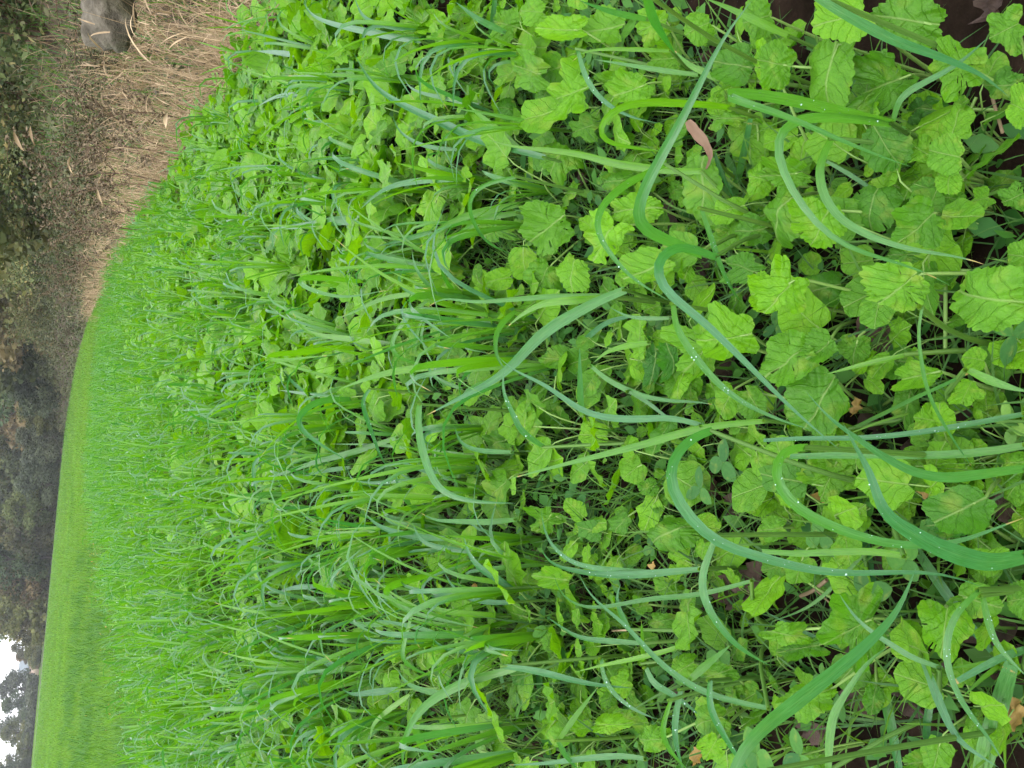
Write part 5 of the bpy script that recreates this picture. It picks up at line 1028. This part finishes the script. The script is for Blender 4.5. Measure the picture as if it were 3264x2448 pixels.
spots = [(at_height(*px(c, x, y), .05), s*.72, l) for c, x, y, s, l in hero_clover]
for _ in range(74):
    Y = math.sqrt(r.uniform(.45**2, 2.3**2)); X = r.uniform(-.48, .42)*(Y+.05); spots.append((np.array([X, Y, 0]), r.uniform(.5, 1.0), clover_label(X, Y)))
for i, (p, s, l) in enumerate(spots):
    if i < 8: T = CLO[i]; T.location = (p[0], p[1], 0); T.rotation_euler = (0, 0, r.uniform(0, 6.28)); T.scale = (s, s, s); T['label'] = l; T['group'] = 'clover plants between the crop'
    else: copy_tree(CLO[i % 8], (p[0], p[1], 0), r.uniform(0, 6.28), s, l, 'clover plants between the crop')
for i, (c, x, y, sc_, lab) in enumerate([('C7', 1560, 1080, 1.0, 'pale chickweed sprig with pointed paired leaves at the foreground edge'), ('C7', 1440, 1390, .7, 'small chickweed sprig below the bigger one at the edge'), ('C8', 760, 60, .7, 'chickweed sprig under the widest oat blade'), ('C5', 1000, 400, .6, 'tiny light green weed sprig among mustard leaves')]):
    p = at_height(*px(c, x, y), .05); T = thing('chickweed', lab, 'chickweed', (p[0], p[1], 0), 0, sc_, 'chickweed sprigs'); rr = np.random.default_rng(40+i)
    MB().add(*tube(catmull([(0, 0, -.01), (.003, .002, .02), (0, 0, .052)], 6), .0011, 5), .5).build('stem', M['petiole'], T)
    for k in range(12):
        v, q, uv = leaflet(rr.uniform(.013, .021), rr.uniform(.009, .012), rr); a = k*1.57+rr.normal(0, .3); cc, ss = math.cos(a), math.sin(a); rad = .002+.0022*(11-k)*.5
        obj('leaf', mesh('leaf', np.stack([v[:, 0]*cc-(v[:, 1]+rad)*ss, v[:, 0]*ss+(v[:, 1]+rad)*cc, v[:, 2]+.016+.0034*k], 1), q, M['chickweed'], uv, rr.random()), T)
# fallen leaves on the soil
def dead_mesh(seed, mat):
    rr = np.random.default_rng(seed); V, F_, uv = leaf(18, 3, rr, .18, .05, aspect=rr.uniform(.5, .8), crinkle=.09, cup=rr.uniform(-.2, .7), notch=.1); return mesh('dead_leaf', V-np.array([0, .5, 0]), F_, M[mat], uv, rr.random())
DM = [dead_mesh(i, 'dead_leaf') for i in range(6)]; YM = [dead_mesh(20+i, 'yellow_leaf') for i in range(4)]
hd = [('C8',680,310,.055,'grey-brown dead leaf on the soil under the hooked blade','d'), ('C8',1520,720,.06,'purplish dead leaf on the soil at the outer foreground','d'), ('C8',290,1410,.05,'pale purplish dead leaf beside the narrow clover','d'), ('C8',900,1200,.06,'brown dead leaf in the shaded outer corner','d'), ('C7',100,930,.05,'dark dead leaf near the tips of the twisted blades','d'), ('C7',700,540,.05,'brown dead leaf in the soil gap below the pierced leaf','d'), ('C7',1080,240,.04,'reddish dead leaf under the pierced mustard leaf','d'), ('C7',1300,1010,.05,'dark dead leaf under the pale chickweed','d'), ('C6',1450,30,.05,'brown dead leaf at the upper foreground edge','d'), ('C5',680,840,.045,'grey dead leaf beside the narrow clover and loop blade','d'), ('C5',450,1190,.04,'purplish dead leaf beneath the folded broad blade','d'), ('C5',1560,870,.05,'grey dead leaf behind the dry pink leaf','d'), ('N1',1240,90,.04,'brown dead leaf beside the twisted oat blades','d'), ('N1',1420,720,.04,'dead leaf shadowed under bright overlapping mustard','d'), ('N1',1100,970,.05,'brown dead leaf in the central soil gap','d'), ('N1',1560,1120,.04,'reddish dead leaf at the base of the straight bright blade','d'), ('N2',1580,460,.06,'large dark dead leaf under the broad drooping dewy blade','d'), ('N2',200,1560,.05,'brown dead leaf at the lower middle edge','d'), ('N2',130,1160,.05,'reddish brown dead leaf beside the pale large clover','d'), ('N2',460,560,.04,'dark dead leaf among crossing slender blades','d'),
 ('C7',580,980,.03,'torn yellow leaf piece beside the long straight blade','y'), ('C7',380,1550,.035,'yellow withered leaf below the hook-shaped blade','y'), ('C7',1030,1490,.04,'pale tan withered leaf beside the bluish toothed leaf','y'), ('N2',1210,1590,.035,'yellow withered leaf beside the thick dewy blade','y'), ('N2',20,820,.035,'yellow leaf at the left edge of the clearing','y'), ('N2',920,360,.025,'small orange leaf under dewy horizontal blades','y'), ('N3',975,540,.04,'torn yellow leaf in the mustard of the middle field','y'), ('C4',1230,1330,.035,'orange-yellow leaf under the pale folded blade','y'), ('N4',1440,490,.035,'yellow leaf between oat blades left of centre','y'), ('N4',950,1280,.035,'yellow leaf low among the outer oat blades','y'), ('C8',1600,1310,.04,'yellow leaf in the corner behind the fan of blades','y')]
for i, (c, x, y, s, l, ty) in enumerate(hd):
    p = at_height(*px(c, x, y), .02 if ty == 'd' else .06); o = obj('dead_leaf', (DM[i % 6] if ty == 'd' else YM[i % 4]), None, p); s = s if ty == 'd' else s*.7; o.scale = (s, s, s); o.rotation_euler = (r.normal(0, .25), r.normal(0, .25), r.uniform(0, 6.28)); tag(o, l, 'dead leaf', 'dead leaves in the crop')
lt = []
for i in range(110):
    Y = math.sqrt(r.uniform(.42**2, 1.9**2)); X = r.uniform(-.47, .47)*(Y+.04); o = obj('dead_leaf', DM[i % 6], None, (X, Y, r.uniform(.008, .02))); s = r.uniform(.03, .06); o.scale = (s, s, s); o.rotation_euler = (r.normal(0, .3), r.normal(0, .3), r.uniform(0, 6.28)); tag(o, first_free(f'{"large" if s > .045 else "small"} brown dead leaf on the soil {zone(X, Y)}', f'curled brown dead leaf on the soil {zone(X, Y)}'), 'dead leaf', 'dead leaves in the crop')
# the dry pink leaf hooked under the folded blade
P2 = np.array(pts('C5', '1140,780 1190,850 1250,920 1285,1000 1270,1070 1225,1145')); C = catmull([at_height(q[0], q[1], .155-.012*i) for i, q in enumerate(P2)], 15)
Vv = EYE-C; Dd = np.linalg.norm(Vv, axis=1); Vv /= Dd[:, None]; T_ = np.gradient(C, axis=0); T_ /= np.linalg.norm(T_, axis=1)[:, None]; Wd = np.cross(T_, Vv); Nn = np.cross(Wd, T_)
hw = (CS*Dd/F*np.array([40, 62, 72, 70, 62, 54, 46, 42, 36, 32, 28, 26, 22, 16, 5])/2*1.05*(1+.12*np.sin(np.arange(15)*2.2)))[:, None]
X5 = np.stack([C-Wd*hw*.8+Nn*hw*1.0, C-Nn*hw*.2, C+Wd*hw+Nn*hw*.45], 1).reshape(-1, 3); ii = np.arange(14)[:, None]*3+np.arange(2)
o = obj('dry_leaf', mesh('dry_leaf', X5, np.stack([ii, ii+1, ii+4, ii+3], -1).reshape(-1, 4), M['pale_dead_leaf'], None, .5)); tag(o, 'dry curled pinkish-brown leaf hooked under the broad folded oat blade', 'dry leaf')
# broken straws in the foreground
for i, (c, a, w_, z, l) in enumerate([('C6', '1455,640 1520,860', 42, .05, 'yellow broken straw lying on the bare corner soil'), ('C8', '380,440 290,510 210,545', 55, .05, 'broad yellow broken straw beside the hook blade'), ('C8', '310,505 390,580 460,655', 24, .06, 'thin yellowed straw tip crossing the broad one'), ('C7', '1150,185 1150,600', 52, .05, 'thick pale green cut stalk standing in the corner gap'), ('C6', '1350,630 1255,830', 40, .05, 'pale cut stalk beside the stem joint of the looping oat'), ('N2', '650,770 760,765', 26, .05, 'short tan straw on the soil among the slender blades'), ('N4', '1170,740 1200,800 1330,800', 16, .06, 'bent tan straw among oat blades left of centre'), ('N3', '800,800 930,840', 14, .06, 'tan straw in the middle of the field'), ('C4', '1250,560 1330,545', 14, .06, 'thin tan straw among mustard leaves near the bank side')]):
    P = np.array([at_height(q[0], q[1], z) for q in pts(c, a)]); D0 = np.linalg.norm(EYE-P[0]); g = P.mean(0)
    v, f, uv = tube(catmull(P, 8)-g, w_*CS*D0/F/2*.45, 7); o = MB().add(v, f, uv, .6).build('straw_stalk', M['petiole'] if 'stalk' in l.split()[-8:] or 'cut' in l else M['straw']); o.location = g; tag(o, l, 'straw')
# orange fallen leaves along the trodden edge of the meadow
n_ = 700; Y = 4.5+16*r.random(n_)**1.6; X = -2.4-.02*Y-r.gamma(1.5, .45, n_); V, Q = leafpts(n_, r, .034, np.stack([X, Y, r.uniform(.02, .08, n_)], 1), 2.0)
tag(MB().add(V, Q, None, np.repeat(r.random(n_), 6)).build('fallen_leaf_scatter', M['yellow_leaf'], None, False), 'orange fallen leaves scattered along the meadow edge', 'leaves', kind='stuff')

# ------------------------------------------------------------------ damp air
v, f = box(-420, 420, -60, 640, -1.0, 45.0)
hz = N('damp_air'); pv_ = hz.new('ShaderNodeVolumePrincipled'); pv_.inputs['Color'].default_value = (.92, .95, 1, 1); pv_.inputs['Density'].default_value = .0003; pv_.inputs['Anisotropy'].default_value = .2
hz.link(pv_.outputs[0], hz.out.inputs['Volume'])
o = MB().add(v, f).build('haze', hz.m, None, False); tag(o, 'thin damp mist over the field and wood', 'haze', kind='stuff')
